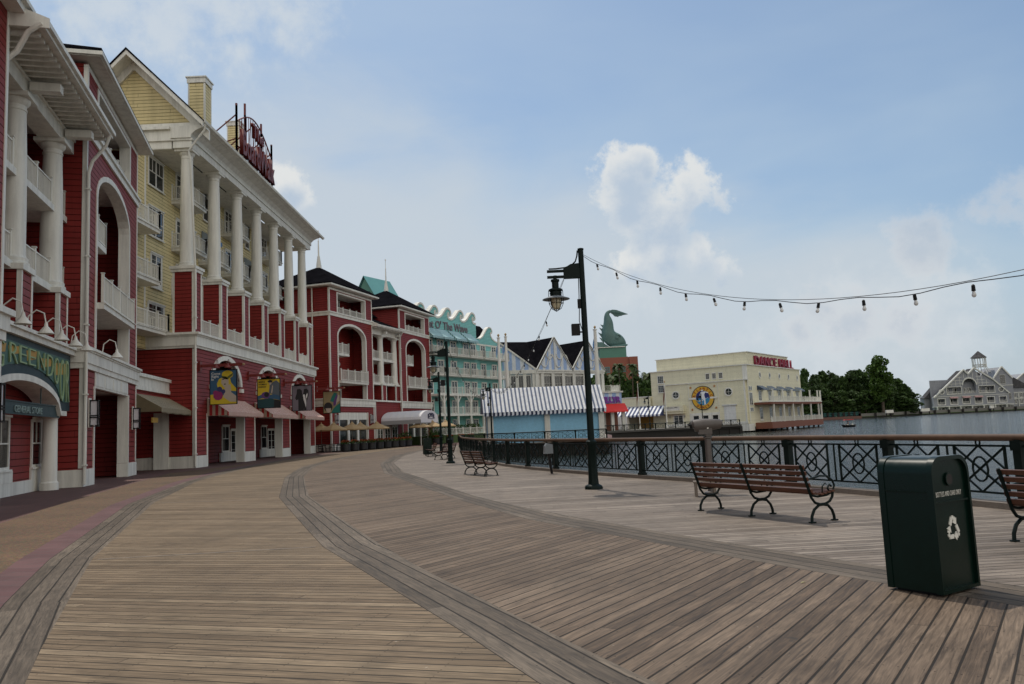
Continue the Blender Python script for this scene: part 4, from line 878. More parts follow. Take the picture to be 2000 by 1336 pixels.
m=MB(); fan=[(.0,16.6),(.1,17.4),(1.2,17.75),(3.,17.5),(5.4,16.5),(8.2,15.3),(6.6,15.1),(5.9,15.0),(5.2,14.7),(4.3,14.7),(3.6,14.3),(2.9,14.5),(2.2,14.6),(1.4,15.5)]
m.prism(fan,[],-.5,.5)
for q in((2.5,14.6),(3.6,14.4),(4.6,14.8),(5.6,15.),(7.2,15.3)): m.tube([(.8,-.5,16.9),(q[0]*.6+.6,-.62,(q[1]+17)/2),(q[0],-.5,q[1])],[.3,.2,.08],6)
m.build('tail_fin','statue',fsh,True)
m=MB()
for i,(x,z,s_) in enumerate(((-5.2,3.0,1.5),(-5.6,5.2,1.6),(-5.0,7.4,1.6),(-4.4,9.2,1.3))): m.prism([(x+1.8,z-1),(x+1.8,z+1.4),(x-.2*s_,z+1.5*s_)],[],-.25,.25)
m.prism([(-4.4,3.0),(-1.,.6),(-3,.4),(-8,.4),(-6.7,1.6),(-6.9,3.2),(-5.6,3.)],[],-.6,.6); m.build('side_fin','statue',fsh)
m=MB(); m.lathe([(1.25,0),(1.25,.5),(.95,.7)],16); e=m.build('eye_ring','statue',fsh,True,loc=(2.3,-2.3,4.3)); e.rotation_euler=(PI/2,0,0); e=MB().lathe([(.7,.3),(.7,.95),(.4,1.15),(.02,1.2)],14).build('eye','statue',fsh,True,loc=(2.3,-2.3,4.3)); e.rotation_euler=(PI/2,0,0)
m=MB(); m.tube([(6.9,-.6,1.2),(6.0,-1.7,.8),(4.4,-2.6,.6),(2,-3.0,.5),(-1,-2.8,.4)],[.4,.6,.7,.6,.3],8); m.tube([(2.0,-2.4,5.9),(3.4,-2.5,5.7),(4.2,-2.2,4.9)],[.2,.35,.2],6); m.box(-4,6.2,-2.5,2.5,0,.6); m.build('mouth','statue',fsh,True)
# ------------------------------------------------------------------ pier and dance hall
tP=MB(); A_=Vector((15.3,139.5)); B_=Vector((45.4,159.7)); d=(B_-A_).normalized(); nrm=Vector((-d.y,d.x))
q=[A_,B_,B_+nrm*13,A_+nrm*16]; tP.zprism([tuple(v) for v in q],-.35,.3); o=struct(tP,'pier_promenade','pile')
m=MB(); q=[A_-nrm*.3,B_-nrm*.3,B_-nrm*.02,A_-nrm*.02]; m.zprism([tuple(v) for v in q],.0,.34); struct(m,'pier_edge_beam',flat('dark_pier_beam',(.05,.045,.04)))
uvsheet('pier_deck','deckP',[([tuple(v) for v in (A_,B_,B_+nrm*13,A_+nrm*16)],(d.x,d.y),tuple(A_))],.304)
m=MB()
for i in range(13):
    p=A_+(B_-A_)*(i/12)+nrm*.3; m.tube([(p.x,p.y,-2.5),(p.x,p.y,-.35)],.22,8)
m2=MB(); q=[A_+nrm*1.5,B_+nrm*1.5,B_+nrm*1.8,A_+nrm*1.8]; m2.zprism([tuple(v) for v in q],-2.5,-.36); struct(m2,'pier_back_wall','pile'); tq=m.build('pier_piles','pile'); tq['kind']='structure'
hx,hy=49.3,166.
tG=thing('dance_hall','cream waterfront dance hall with round emblem and red roof letters','building',(hx,hy,0),ang((1.35,-1)))
# left face: local x runs to the near corner at 0, so the facade spans -23..0
m=MB(); m.prism([(-22.4,0),(0,0),(0,12.8),(-22.4,12.8)],[],0,1); m.box(-22.4,0,1,37,-.3,12.8); m.box(-18.6,-.3,-.8,0,.4,9.6); m.build('wall','cream',tG)
m=MB(); m.box(-22,-.6,2.5,30,12.8,15.7); m.build('attic_wall','cream',tG)
m=MB(); m.box(-22.6,.25,-.2,37.2,12.8,12.98); m.box(-18.9,.2,-1.0,-.001,9.6,9.78); m.box(-22.2,-.4,2.3,30.2,15.7,15.86); m.box(-18.75,-.15,-.95,-.801,.4,.9)
m.box(-.9,.04,-.04,-.0005,9.8,12.8); m.box(.0005,.04,0,.3,.5,12.8); m.box(-.6,-.25,-.84,-.801,.9,9.6); m.build('cornice','white',tG)
m=MB(); m.box(-2.4,.05,-.9,2.4,-1.1,.35); m.build('base_skirt','white',tG)
m=MB(); m.prism(rect(-13.1,-6.2,3.0,9.5),[rect(-13.,-6.3,3.1,9.4)],-.86,-.801); m.box(-13.1,-6.2,-.85,-.801,.5,2.999); m.build('panel_trim','white',tG)
em=MB(); em.prism(circ(-9.75,6.35,2.62,2.62,40),[],-1.0,-.801); em=em.build('emblem',flat('emblem_dark_ring',(.03,.035,.03)),tG)
MB().prism(circ(-9.75,6.35,2.45,2.45,40),[],-1.02,-1.0005).build('ring',flat('emblem_yellow',(.65,.38,.03)),em)
MB().prism(circ(-9.75,6.35,1.62,1.62,32),[],-1.04,-1.0205).build('inner_disc',flat('emblem_navy',(.015,.02,.14)),em)
a_=[(-9.75+1.58*math.cos(PI+PI*i/16),6.35-.1+1.5*math.sin(PI*i/16)*-1) for i in range(17)]
MB().prism(a_,[],-1.06,-1.0405).build('sea',flat('emblem_sea',(.03,.22,.42)),em)
m=MB(); m.prism([(-10.3,4.9),(-9.95,5.0),(-9.9,6.1),(-9.5,6.0),(-9.45,4.85),(-9.1,4.9),(-9.2,6.3),(-9.35,7.0),(-9.1,7.5),(-8.4,7.3),(-8.45,7.5),(-9.2,7.75),(-9.55,7.7),(-10.1,7.6),(-10.4,7.0),(-10.5,6.4),(-10.25,6.5),(-10.0,7.0),(-10.1,6.3)],[],-1.08,-1.0605); m.prism(circ(-9.8,7.95,.2,.2,10),[],-1.08,-1.0605); m.prism([(-11.0,5.7),(-9.9,5.9),(-8.6,6.3),(-8.4,6.5),(-9.2,6.0),(-10.2,5.6)],[],-1.09,-1.0805); m.build('dancing_figure',flat('emblem_white',(.75,.78,.8)),em)
for ch,k in zip('ATLANTIC',range(8)):
    an=R(168-k*22.3); o=put('letter',text_mesh(ch,.78,flat('emblem_brown',(.30,.05,.01)),.03,.9,1,bold=.03),em,(-9.75+1.78*math.cos(an),-1.05,6.35+1.78*math.sin(an))); o.rotation_euler=(0,PI/2-an,0)
for ch,k in zip('DANCE',range(5)):
    an=R(-125+k*17.5); o=put('letter',text_mesh(ch,.66,flat('emblem_brown',(.30,.05,.01)),.03,.9,1,bold=.03),em,(-9.75+2.28*math.cos(an),-1.05,6.35+2.28*math.sin(an))); o.rotation_euler=(0,-PI/2-an,0)
m=MB(); m.box(-13.0,-11.3,-1.05,-1.0005,6.1,6.5); m.box(-8.1,-6.5,-1.05,-1.0005,6.1,6.5); m.build('side_plate','white',em)
def star(cx_,cz,r): return [(cx_+(r if i%2==0 else r*.42)*math.cos(PI/2+PI*i/5),cz+(r if i%2==0 else r*.42)*math.sin(PI/2+PI*i/5)) for i in range(10)]
for x,z in((-12.5,8.7),(-7.,8.75),(-12.4,3.9),(-6.9,4.1)): MB().prism(star(x,z,.34),[],-.9,-.862).build('star',flat('star_ochre',(.4,.16,.02)),tG)
for x in(-16.1,-3.9):
    f=MB(); f.prism(circ(x,7.3,.95),[circ(x,7.3,.7)],-.95,-.801); f.box(x-.7,x+.7,-.86,-.84,7.27,7.33); f.box(x-.03,x+.03,-.838,-.82,6.6,8.0); f=f.build('round_window','white',tG); MB().prism(circ(x,7.3,.72),[],-.82,-.81).build('pane','glass',f)
window(tG,-20.6,-.02,10.3,1.3,1.5,'grid'); window(tG,-20.6,-.02,8.2,1.3,1.5,'grid')
for x in(-9.1,-7.6,-6.1): window(tG,x,-.02,10.4,.75,1.1,'grid')
for x in(-12.2,-10,-7.8): window(tG,x,-.86,1.5,1.2,1.0,'plain','white')
m=MB(); m.box(-5.2,-2.6,-.9,-.801,.5,4.4); m.box(-5.5,-2.3,-1.1,-.801,4.4,4.65); m.build('roller_door','whitew',tG)
m=MB(); m.box(-18.8,-14.1,-1.9,-.801,3.2,3.7); m.box(-18.6,-14.0,-2.1,-.801,3.7,5.0); c=m.build('marquee','cream',tG); m=MB(); m.box(-18.4,-14.8,-2.13,-2.101,3.95,4.75); m.build('sign_face','white',c)
put('lettering',text_mesh('DANCE HALL OPEN',.42,'black',.02,.8,1),c,(-16.8,-2.15,4.42)); put('lettering',text_mesh('THURSDAY AT NINE',.4,'black',.02,.75,1),c,(-16.7,-2.15,4.0)) if False else None
window(tG,-16.9,-.86,.35,2.2,2.4,'door2')
for x in(-17.8,-14.3): wall_lantern(tG,x,-.81,2.6,.5)
# right face: a child frame turned a quarter round
RX=thing('right_face','','x'); 
del RX['label']; del RX['category']; RX.parent=tG; RX.rotation_euler=(0,0,PI/2); RX.name='waterside_face'
for x in(7.9,14.3,21,27.7,34.4): f=MB().prism(circ(x,10.85,.72,.8,18),[circ(x,10.85,.45,.5,18)],-.1,-.0005).build('oval_window','white',RX); MB().prism(circ(x,10.85,.47,.52,18),[],-.03,-.01).build('pane','glass',f)
for x in(5.6,11.9,18.5,25,32.): awning(RX,x,x+3.6,-.02,8.5,7.75,1.3,'aw4','aw4',.25); window(RX,x+.6,-.02,5.0,1.8,2.3,'door2'); window(RX,x+.6,-.02,1.0,1.8,2.6,'door2')
m=MB(); m.box(3.1,41,-3.6,-.001,4.3,4.75); m.box(3.1,41,-3.6,-.001,-.85,.5); m.build('gallery_floor','brown',RX); m=MB(); m.box(3.05,41.1,-3.7,-.001,4.751,4.9); m.build('floor_edge','white',RX)
railing(RX,[(3.2,-3.45),(40.9,-3.45),(40.9,-.1)],4.9,1.05,.2,6.5); railing(RX,[(3.2,-3.45),(40.9,-3.45),(40.9,-.1)],.5,1.05,.2,6.5)
for x in(5.2,11.8,18.4,25.2,32,38.4,40.8): MB().box(x-.16,x+.16,-3.6,-3.3,.5,4.3).build('gallery_post','white',RX); MB().box(x-.14,x+.14,-3.58,-3.3,4.9,7.4).box(x-.2,x+.2,-3.65,-3.25,7.4,7.55).build('gallery_post','white',RX)
for x in range(2,42,4): 
    for y in(-3.2,2): MB().tube([(x,y,-2.5),(x,y,-.85)],.2,8).build('pile','pile',RX)
m=MB(); m.box(.35,2.2,-.12,-.0005,2.9,3.8); m.box(.35,2.2,-.12,-.0005,4.2,7.0); m.box(.35,2.2,-.12,-.0005,7.4,8.3)
m.build('window_frame','white',RX); m=MB()
for a in(.5,1.4):
    for z0,z1 in((3.,3.7),(4.35,6.85),(7.5,8.2)): m.box(a,a+.6,-.14,-.121,z0,z1)
m.build('pane','glass',RX)
put('lettering',text_mesh('DANCE HALL',3.1,'crimson',.4,1.3,.95,bold=.05,align='LEFT',gap=1.12),RX,(6.2,.3,13.0))
def adopt(helper,new,kind=None):   # hand the children of a turned helper straight to the building
    an=helper.rotation_euler.z
    for ch in list(helper.children):
        if kind and not ch.name.startswith(kind): continue
        l=Matrix.Rotation(an,3,'Z')@ch.location; ch.parent=new; ch.location=l; ch.rotation_euler.z+=an
adopt(RX,tG); bpy.data.objects.remove(RX); adopt(sF_,tF,'window')
tK=thing('shop_building','low cream shop wing with blue and white striped awning beside the dance hall','building',(hx,hy,0),ang((1.35,-1)))
m=MB(); m.box(-40,-22.61,-.5,8,3.0,7.3); m.box(-40,-22.61,2.5,8,0,3.); m.build('wall','cream',tK); m=MB(); m.box(-40,-22.55,-.65,8,7.3,7.5); m.box(-40,-22.6,-.6,-.501,5.3,5.45); m.build('cornice','white',tK)
MB().box(-27,-22.7,1.5,1.6,.3,3.).build('shutter',flat('ochre_shutter',(.35,.2,.03)),tK)
st=stripes('bold_blue_awning',(.04,.06,.16),(.80,.82,.85),1.0,0); awning(tK,-36.,-18.9,-.85,5.2,3.3,2.6,st,st,.35)
MB().box(-31.5,-27.2,-3.6,-2.6,.3,3.1).build('service_cabinet','greyp' if False else 'white',tK)
# ------------------------------------------------------------------ kiosk
tQ=thing('kiosk','blue boarded kiosk under a bold blue and white striped canopy roof','kiosk',(-2.9,85.2,0),ang((1,.1)))
m=MB(); 
for a,b in((.35,6.1),(6.7,12.4)): m.box(a,b,.3,.42,.0,3.6)
m.box(12.42,12.5,.6,4.6,0,3.6); m.box(.0,.1,.6,4.6,0,3.6); m.build('board_panel','bluep',tQ)
for x in(-.1,6.1,12.1): MB().box(x,x+.6,.1,.7,.3,3.4).box(x-.06,x+.66,.04,.76,3.4,3.6).box(x-.05,x+.65,.05,.75,0,.3).build('post','dirtyw',tQ)
for x in(-.1,12.1): MB().box(x,x+.6,4.3,4.9,0,3.5).build('post','dirtyw',tQ)
m=MB(); m.xprism([(-.35,3.45),(2.3,6.15),(2.9,6.15),(5.4,3.45),(5.3,3.4),(2.85,6.05),(2.35,6.05),(-.28,3.4)],-.55,12.9); c=m.build('canopy_roof','navyw',tQ)
v=MB(); n=58; s_=13.45/n
for i in range(n): a=-.55+s_*i; v.prism([(a+.002,3.44),(a+s_-.002,3.44),(a+s_-.002,3.1),(a+s_/2,2.98),(a+.002,3.1)],[],-.38,-.351)
v.build('valance',stripes('kiosk_valance_canvas',(.012,.02,.06),(.62,.66,.74),.46,0),c)
m=MB(); m.xprism([(-.33,3.42),(2.35,6.1),(2.85,6.1),(5.35,3.42)],-.6,-.551); m.xprism([(-.33,3.42),(2.35,6.1),(2.85,6.1),(5.35,3.42)],12.901,12.95); m.build('canopy_end',flat('navy_edge',(.015,.03,.08)),c)
# ------------------------------------------------------------------ grey club across the lake
tB=thing('lakeside_hotel','grey shingled lakeside hotel with white trimmed gables across the water','building',(247.5,466,-.2),ang((1,.1))); tB.scale=(1.04,1,1.04)
gx=lambda x:x
m=MB(); m.prism([(0,-.5),(46,-.5),(46,9),(37,17),(33.,22.2),(29.5,19),(26,24.),(22,20.5),(19.5,23.2),(11,16.5),(0,8)],[archp(18.5,26.5,9.8,14.5,18.2),rect(8.5,17.2,9.8,13.6),rect(28,37.5,9.8,13.6)]+[rect(a,a+4.2,4.0,7.2) for a in(2.5,10,17.5,25,32.5,40)],0,1.5); m.build('front_wall','grey',tB)
MB().box(0.5,45.5,3.0,3.3,-.5,18).build('recessed_wall','grey',tB)
m=MB(); 
def fr(x0,x1,z0,z1): m.prism(rect(x0-.35,x1+.35,z0-.35,z1+.35),[rect(x0,x1,z0,z1)],-.25,.3)
fr(8.5,17.2,9.8,13.6); fr(28,37.5,9.8,13.6)
for a in(2.5,10,17.5,25,32.5,40): fr(a,a+4.2,4.0,7.2)
for p,q in(((0,8.1),(11,16.6)),((11,16.6),(19.5,23.4)),((19.5,23.4),(22,20.7)),((22,20.7),(26,24.2)),((26,24.2),(37,17.2)),((37,17.2),(46,9.1))): m.bar((p[0],-.4,p[1]),(q[0],-.4,q[1]),.7,.8,upv=(0,-1,0))
for i in range(9): x=11.5+i*2.7; zt=min(16+(x-11)*.75,23.5 if x<24 else 24-(x-26)*.8); m.box(x-.12,x+.12,-.12,-.0005,14.2 if not 18<x<27 else 18.3,max(zt-1,14.3 if not 18<x<27 else 18.4))
for z in(15.3,17.2,19.,20.8): w_=(24-z)*1.45; m.box(22.6-w_,18.2,-.14,-.1205,z,z+.24) if 22.6-w_<18.1 else None; m.box(26.8,22.8+w_*.95,-.14,-.1205,z,z+.24) if 22.8+w_*.95>27 else None
o_=archp(17.9,27.1,14.5,14.5,19.); i_=archp(18.5,26.5,14.5,14.5,18.2)
for k in range(2,len(o_)-1):
    q=[i_[k],o_[k],o_[k+1],i_[k+1]]; m.add([(p[0],-.3,p[1]) for p in q]+[(p[0],.3,p[1]) for p in q],[(0,1,2,3),(7,6,5,4),(0,4,5,1),(2,6,7,3),(1,5,6,2),(3,7,4,0)])
m.box(-.5,46.5,-3.,1.4,2.6,3.0)
for x in range(0,47,7): m.box(x-.3,x+.3,-3.,-2.4,-.6,2.6)
m.box(.0,46,-.2,-.0005,8.3,8.6); m.build('trim','dirtyw',tB)
for (a,b,z) in((8.5,17.2,9.8),(28,37.5,9.8),(18.5,26.5,9.8)): railing(tB,[(a,.1),(b,.1)],z,1.3,.6,4,w=.12)
for a in(2.5,10,17.5,25,32.5,40): railing(tB,[(a,.1),(a+4.2,.1)],4.,1.2,.6,4,w=.12)
for a in(9,14,19.5,22.8,29,34): window(tB,a,2.95,9.9,2.4,3.,'door2','dirtyw')
for a in(3.2,10.7,18.2,25.7,33.2,40.7): window(tB,a,2.95,4.1,2.6,2.8,'door2','dirtyw')
for a in range(1,44,7): window(tB,a+.8,-.1,-.3,4.4,2.4,'dh2','dirtyw')
for x in(5.2,41.5): f=MB().prism(circ(x,11.2,1.7,1.5),[circ(x,11.2,1.3,1.1)],-.3,-.0005).build('round_window','dirtyw',tB); MB().prism(circ(x,11.2,1.32,1.12),[],-.12,-.05).build('pane','glass',f)
for a in(9.8,17.3,24.8): awning(tB,a,a+4.8,-.05,8.2,7.5,1.2,'pinkaw','pinkaw',.2)
m=MB()
for (a,c_,b_,z) in((-2.5,5,13,15.),(38,44,52,20),(46,54,64,18)): m.prism([(a,8 if a<0 else 12),(b_,8 if a<0 else 12),(c_,z)],[],5,9 if a<0 else 24)
m.prism([(11,16.4),(19.5,23.1),(22,20.4),(26,23.9),(37,16.9)],[],1.6,6); m.build('roof','roofg',tB)
m=MB(); m.prism([(-2,-.5),(46,-.5),(46,9),(-2,9)],[],6,10); m.prism([(39,-.5),(51,-.5),(51,17.5),(45,24.2),(39,17.5)],[],2.5,20); m.prism([(51.1,-.5),(90,-.5),(90,13),(72,13),(61,20),(51.1,13)],[],6,20); m.build('wing_wall','grey',tB)
m=MB(); m.bar((39,2.3,17.6),(45,2.3,24.4),.7,.8,upv=(0,-1,0)); m.bar((45,2.3,24.4),(51,2.3,17.6),.7,.8,upv=(0,-1,0)); m.box(39,51,2.2,2.49,13.4,13.8); m.bar((61,5.8,20.2),(51,5.8,13),.6,.6,upv=(0,-1,0)); m.bar((61,5.8,20.2),(72,5.8,13),.6,.6,upv=(0,-1,0)); m.box(51,90,5.7,5.99,5.5,6.); m.box(51,90,5.7,5.99,9,9.4)
for x in range(52,90,4): m.box(x-.2,x+.2,5.5,5.99,-.5,9)
m.build('wing_trim','dirtyw',tB)
window(tB,43.4,2.4,14.5,3.2,5.,'grid','dirtyw'); window(tB,47,2.4,5.5,2.2,3.5,'dh','dirtyw')
for x in range(53,80,4): window(tB,x,5.95,6.3,2.,2.5,'door2','dirtyw'); window(tB,x,5.95,2.6,2.,2.5,'door2','dirtyw')
m=MB(); c0=(38.5,12,0)
for k in range(8):
    a=2*PI*k/8; b_=2*PI*(k+1)/8; C_=lambda r,z,t_: (c0[0]+r*math.cos(t_),c0[1]+r*math.sin(t_),z)
    m.bar(C_(9,16,a),C_(3.6,25.2,a),.3); m.bar(C_(3.6,25.2,a),C_(3.6,30.4,a),.35); 
    for r,z in((7.2,19.),(5.4,22.),(3.6,25.2),(3.6,26.6),(3.6,30.4)): m.bar(C_(r,z,a),C_(r,z,b_),.25)
    for j in range(1,4): m.bar(C_(3.6,25.2,a+(b_-a)*j/4),C_(3.6,26.6,a+(b_-a)*j/4),.14)
cu=m.build('cupola','dirtyw',tB); MB().lathe([(4.6,30.6),(.2,34.6)],8,c0).build('cupola_roof','roofg',cu)
# fences and banks on the far shore
def run(fa,fb,n): return [Vector(fa).lerp(Vector(fb),i/n) for i in range(n+1)]
for nm,lab,pa,pb,h,mt in(('shore_fence','teal metal fence on the brown bank in front of the woods',(108,399),(178,409),2.6,flat('teal_fence',(.03,.13,.13))),('shore_wall','low grey boarded wall along the far shore below the lawn',(178,409),(420,513),1.6,flat('grey_boards',(.14,.135,.12)))):
    t=thing(nm,lab,'fence' if 'fence' in nm else 'wall'); pp=run(pa,pb,24); m=MB(); m.bar((pa[0],pa[1],-.6+h*.5),(pb[0],pb[1],-.6+h*.5),.2,h*(.9 if 'wall' in nm else .12)); m.bar((pa[0],pa[1],-.6+h*.95),(pb[0],pb[1],-.6+h*.95),.25,.15)
    if 'fence' in nm: 
        for i in range(140): p=Vector(pa).lerp(Vector(pb),i/140); m.box(p.x-.08,p.x+.08,p.y-.08,p.y+.08,-.6,-.6+h)
    m.build('board_panel',mt,t)
    m=MB()
    for p in pp: m.box(p.x-.4,p.x+.4,p.y-1.2,p.y-.2,-2.2,-.4+h*.9)
    m.build('post','pile',t)
m=MB(); m.zprism([(104,398),(178,408),(178,406),(104,395)],-2,-.2); struct(m,'brown_bank',flat('brown_earth_bank',(.13,.06,.045)))
m=MB()
for a,b in(((178,410),(240,435)),((240,435),(300,463)),((300,463),(420,512))): m.bar((a[0],a[1]-1,-1.2),(b[0],b[1]-1,-1.2),.8,.5)
struct(m,'shore_wharf_beam','pile')
for i,(x,y,w_) in enumerate(((193,413,5),(216,422,6),(266,444,3),(318,467,6))):
    t=thing('shore_shed',['white notice board on the far shore wall, leftmost','long white notice board on the far shore wall right of the first','small white hut on the far lawn before the grey hotel','white hut at the far right of the shore'][i],'shed',(x,y-2,-.4),.35); m=MB(); m.box(0,w_,0,.6,1.0,2.6); m.build('board','white',t); m=MB(); m.box(.2,.5,0,.5,-.3,1.2); m.box(w_-.5,w_-.2,0,.5,-.3,1.2); m.build('leg','pile',t)
# ------------------------------------------------------------------ railings along the water
def spline(pts,step):
    P_=[Vector((p[0],p[1],0)) for p in pts]; out=[]
    for i in range(len(P_)-1):
        p0=P_[max(i-1,0)];p1=P_[i];p2=P_[i+1];p3=P_[min(i+2,len(P_)-1)]
        for k in range(20):
            t=k/20; out.append(.5*((2*p1)+(p2-p0)*t+(2*p0-5*p1+4*p2-p3)*t*t+(3*p1-p0-3*p2+p3)*t**3))
    out.append(P_[-1]); d=[0]
    for a,b in zip(out,out[1:]): d.append(d[-1]+(b-a).length)
    n=max(1,round(d[-1]/step)); res=[]
    for i in range(n+1):
        s=d[-1]*i/n; j=min(max(np.searchsorted(d,s)-1,0),len(out)-2); f=(s-d[j])/max(d[j+1]-d[j],1e-9); res.append(out[j].lerp(out[j+1],f))
    return res
PM=MB(); PM.box(-.075,.075,-.075,.075,.0,1.0); PM.box(-.1,.1,-.1,.1,.0,.07); PM.box(-.098,.098,-.098,.098,.86,1.02); PM.box(-.17,.17,-.06,.06,.001,.03)
PM.box(-.05,.05,-.05,.05,1.0,1.05)
POST=PM.mesh('post','iron')
def iron_rail(parent,pts,z,detail=True,handm='handrail',kerb=True):
    k=Vector((0,0,1)); pts=[Vector((p.x,p.y,z)) for p in pts]
    for p,q in zip(pts,pts[1:]+[None]):
        d=(q-p) if q is not None else (p-pts[-2]); put('post',POST,parent,tuple(p),ang(d))
    for a,b in zip(pts,pts[1:]):
        d=(b-a); L=d.length; d/=L; m=MB(); P_=lambda s,h: a+d*s+k*h
        m.bar(P_(.07,.93),P_(L-.07,.93),.035,.035); m.bar(P_(.07,.14),P_(L-.07,.14),.035,.035)
        nb=2 if L>1.9 else 1
        if detail:
            w_=(L-.15-.28*(nb-1)-.5)/nb; s=.3
            if nb==2: m.bar(P_(L/2,.14),P_(L/2,.93),.03)
            for j in range(nb):
                s0=s; s1=s+w_; c=(s0+s1)/2; s=s1+.38
                for q_ in(s0,s1): m.bar(P_(q_,.14),P_(q_,.93),.038)
                m.bar(P_(s0,.16),P_(s1,.91),.03); m.bar(P_(s0,.91),P_(s1,.16),.03)
                m.bar(P_(c,.93),P_(s0,.53),.027); m.bar(P_(c,.93),P_(s1,.53),.027); m.bar(P_(c,.14),P_(s0,.53),.027); m.bar(P_(c,.14),P_(s1,.53),.027)
                for (cz,rx,rz_,r_) in((.53,.16,.21,.019),(.985,.045,.05,.016)):
                    m.tube([P_(c+rx*math.cos(2*PI*i/14),cz+rz_*math.sin(2*PI*i/14)) for i in range(15)],r_,5)
        else:
            for q_ in(.25,.5,.75): m.bar(P_(L*q_,.14),P_(L*q_,.93),.03)
            for j in range(2): m.bar(P_(L*.5*j+.1,.16),P_(L*.5*(j+1)-.1,.91),.03); m.bar(P_(L*.5*j+.1,.91),P_(L*.5*(j+1)-.1,.16),.03)
        m.build('panel','iron',parent)
    h=MB(); h.tube([p+k*1.07 for p in pts],.062,10); h.build('handrail',handm,parent,True)
    if kerb:
        m=MB()
        for a,b in zip(pts,pts[1:]): m.bar(a-k*.055,b-k*.055,.26,.105)
        m.build('kerb_beam','kerb',parent)
t=thing('waterfront_railing','long curving dark green railing with brown handrail along the lake edge','railing')
a=spline(railpts[3:],3.0); iron_rail(t,spline([(12.9,-11),(11.9,-4),(10.9,1),(9.6,7)],3.)[:-1]+a,.105)
t=thing('waterfront_railing','dark railing in front of the blue kiosk with the striped awning','railing')
iron_rail(t,spline([(-5.6,78),(-5.8,81.5),(-5.2,83.6),(-3.4,84.3)],2.4)[1:]+spline([(-3.4,84.3),(9.4,82.2)],2.9)[1:],.105,handm='iron')
t=thing('pier_railing','long dark railing along the far promenade in front of the dance hall','railing'); iron_rail(t,[Vector((p.x,p.y,0)) for p in [A_+d*(36.2*i/14)+nrm*.15 for i in range(15)]],.3,False,'iron',False)
# ------------------------------------------------------------------ street lamps
def make_lamp():
    r=thing('street_lamp','tall dark green street lamp standing on the deck beside the railing, nearest of the lamps','street lamp',group='lamps along the boardwalk')
    m=MB(); m.lathe([(.25,0),(.25,.05),(.23,.09),(.15,.13),(.135,.28),(.13,.5),(.125,1.15),(.15,1.18),(.15,1.25),(.1,1.3)],8); m.build('base','iron',r,True)
    m=MB(); m.lathe([(.092,1.3),(.082,4),(.075,6.45),(.085,6.46),(.085,6.5),(.02,6.52)],12); m.build('pole','iron',r,True)
    m=MB(); m.bar((0,0,5.9),(-.95,0,5.9),.06,.07); m.bar((0,0,5.74),(-.95,0,5.74),.06,.07); m.box(-.5,-.05,-.05,.05,5.68,5.96)
    m.prism([(-.5,5.96),(-.05,5.96),(-.05,6.1),(-.3,6.08)],[],-.03,.03)
    m.tube([(-.09,0,6.45),(-.11,0,6.3),(-.16,0,6.15),(-.28,0,6.04),(-.45,0,5.99),(-.7,0,5.97),(-.9,0,5.97)],.022,6); m.bar((-.02,0,6.42),(-.1,0,6.42),.05)
    m.build('arm','iron',r)
    hx=-.74
    l=MB(); l.lathe([(.05,.36),(.05,.26),(.12,.25),(.12,.20),(.095,.18),(.095,.02),(.19,-.02),(.2,-.06),(.15,-.07),(.17,-.12),(.15,-.2)],12,(hx,0,5.42)); lan=l.build('lantern','iron',r,True)
    s=MB(); s.lathe([(.12,-.19),(.22,-.23),(.37,-.285),(.375,-.30),(.22,-.26),(.12,-.225)],20,(hx,0,5.42)); s.build('shade','greyp',lan,True)
    gl=MB(); gl.lathe([(.13,-.24),(.145,-.32),(.14,-.42),(.11,-.51),(.06,-.565),(.01,-.58)],14,(hx,0,5.42)); gl.build('globe','lampgl',lan,True)
    cg=MB()
    for k in range(4):
        an=PI*k/4; c_,s_=math.cos(an),math.sin(an)
        cg.tube([(hx+c_*rr,s_*rr,5.42+zz) for rr,zz in((-.19,-.04),(-.2,-.3),(-.19,-.42),(-.13,-.55),(0,-.63),(.13,-.55),(.19,-.42),(.2,-.3),(.19,-.04))],.009,5)
    cg.tube([(hx+.195*math.cos(2*PI*i/16),.195*math.sin(2*PI*i/16),5.42-.4) for i in range(17)],.009,5); cg.build('cage','iron',lan)
    m=MB(); m.box(-.36,-.14,-.12,.12,4.12,4.42); m.bar((-.14,0,4.2),(0,0,4.2),.04); m.build('speaker','black',r)
    m=MB(); m.tube([(-.1,0,5.7),(-.11,0,5.2),(-.12,0,5.0)],.012,5); m.box(-.16,-.08,-.04,.04,4.85,5.1); m.tube([(-.12,0,4.85),(-.14,0,4.5),(-.06,0,4.2),(-.07,0,3.9)],.012,5); m.build('cable','black',r)
    return r
lamp=make_lamp(); lamp.location=(1.99,21.1,0)
LP=[((-3.53,41.9,0),'street lamp with a camera bracket standing behind the small bench, second nearest'),((-6.08,63.7,0),'street lamp farther along the deck close behind the second lamp'),((-2.55,83.0,0),'street lamp at the left corner of the striped kiosk')]
for l,lb in LP: copy_tree(lamp,l,0,label=lb)
cm=MB(); cm.box(-.25,-.0,-.1,.1,4.95,5.12); cm.box(-.03,.03,-.28,.28,5.3,5.34); cm.box(-.4,-.1,-.12,.12,5.0,5.02)
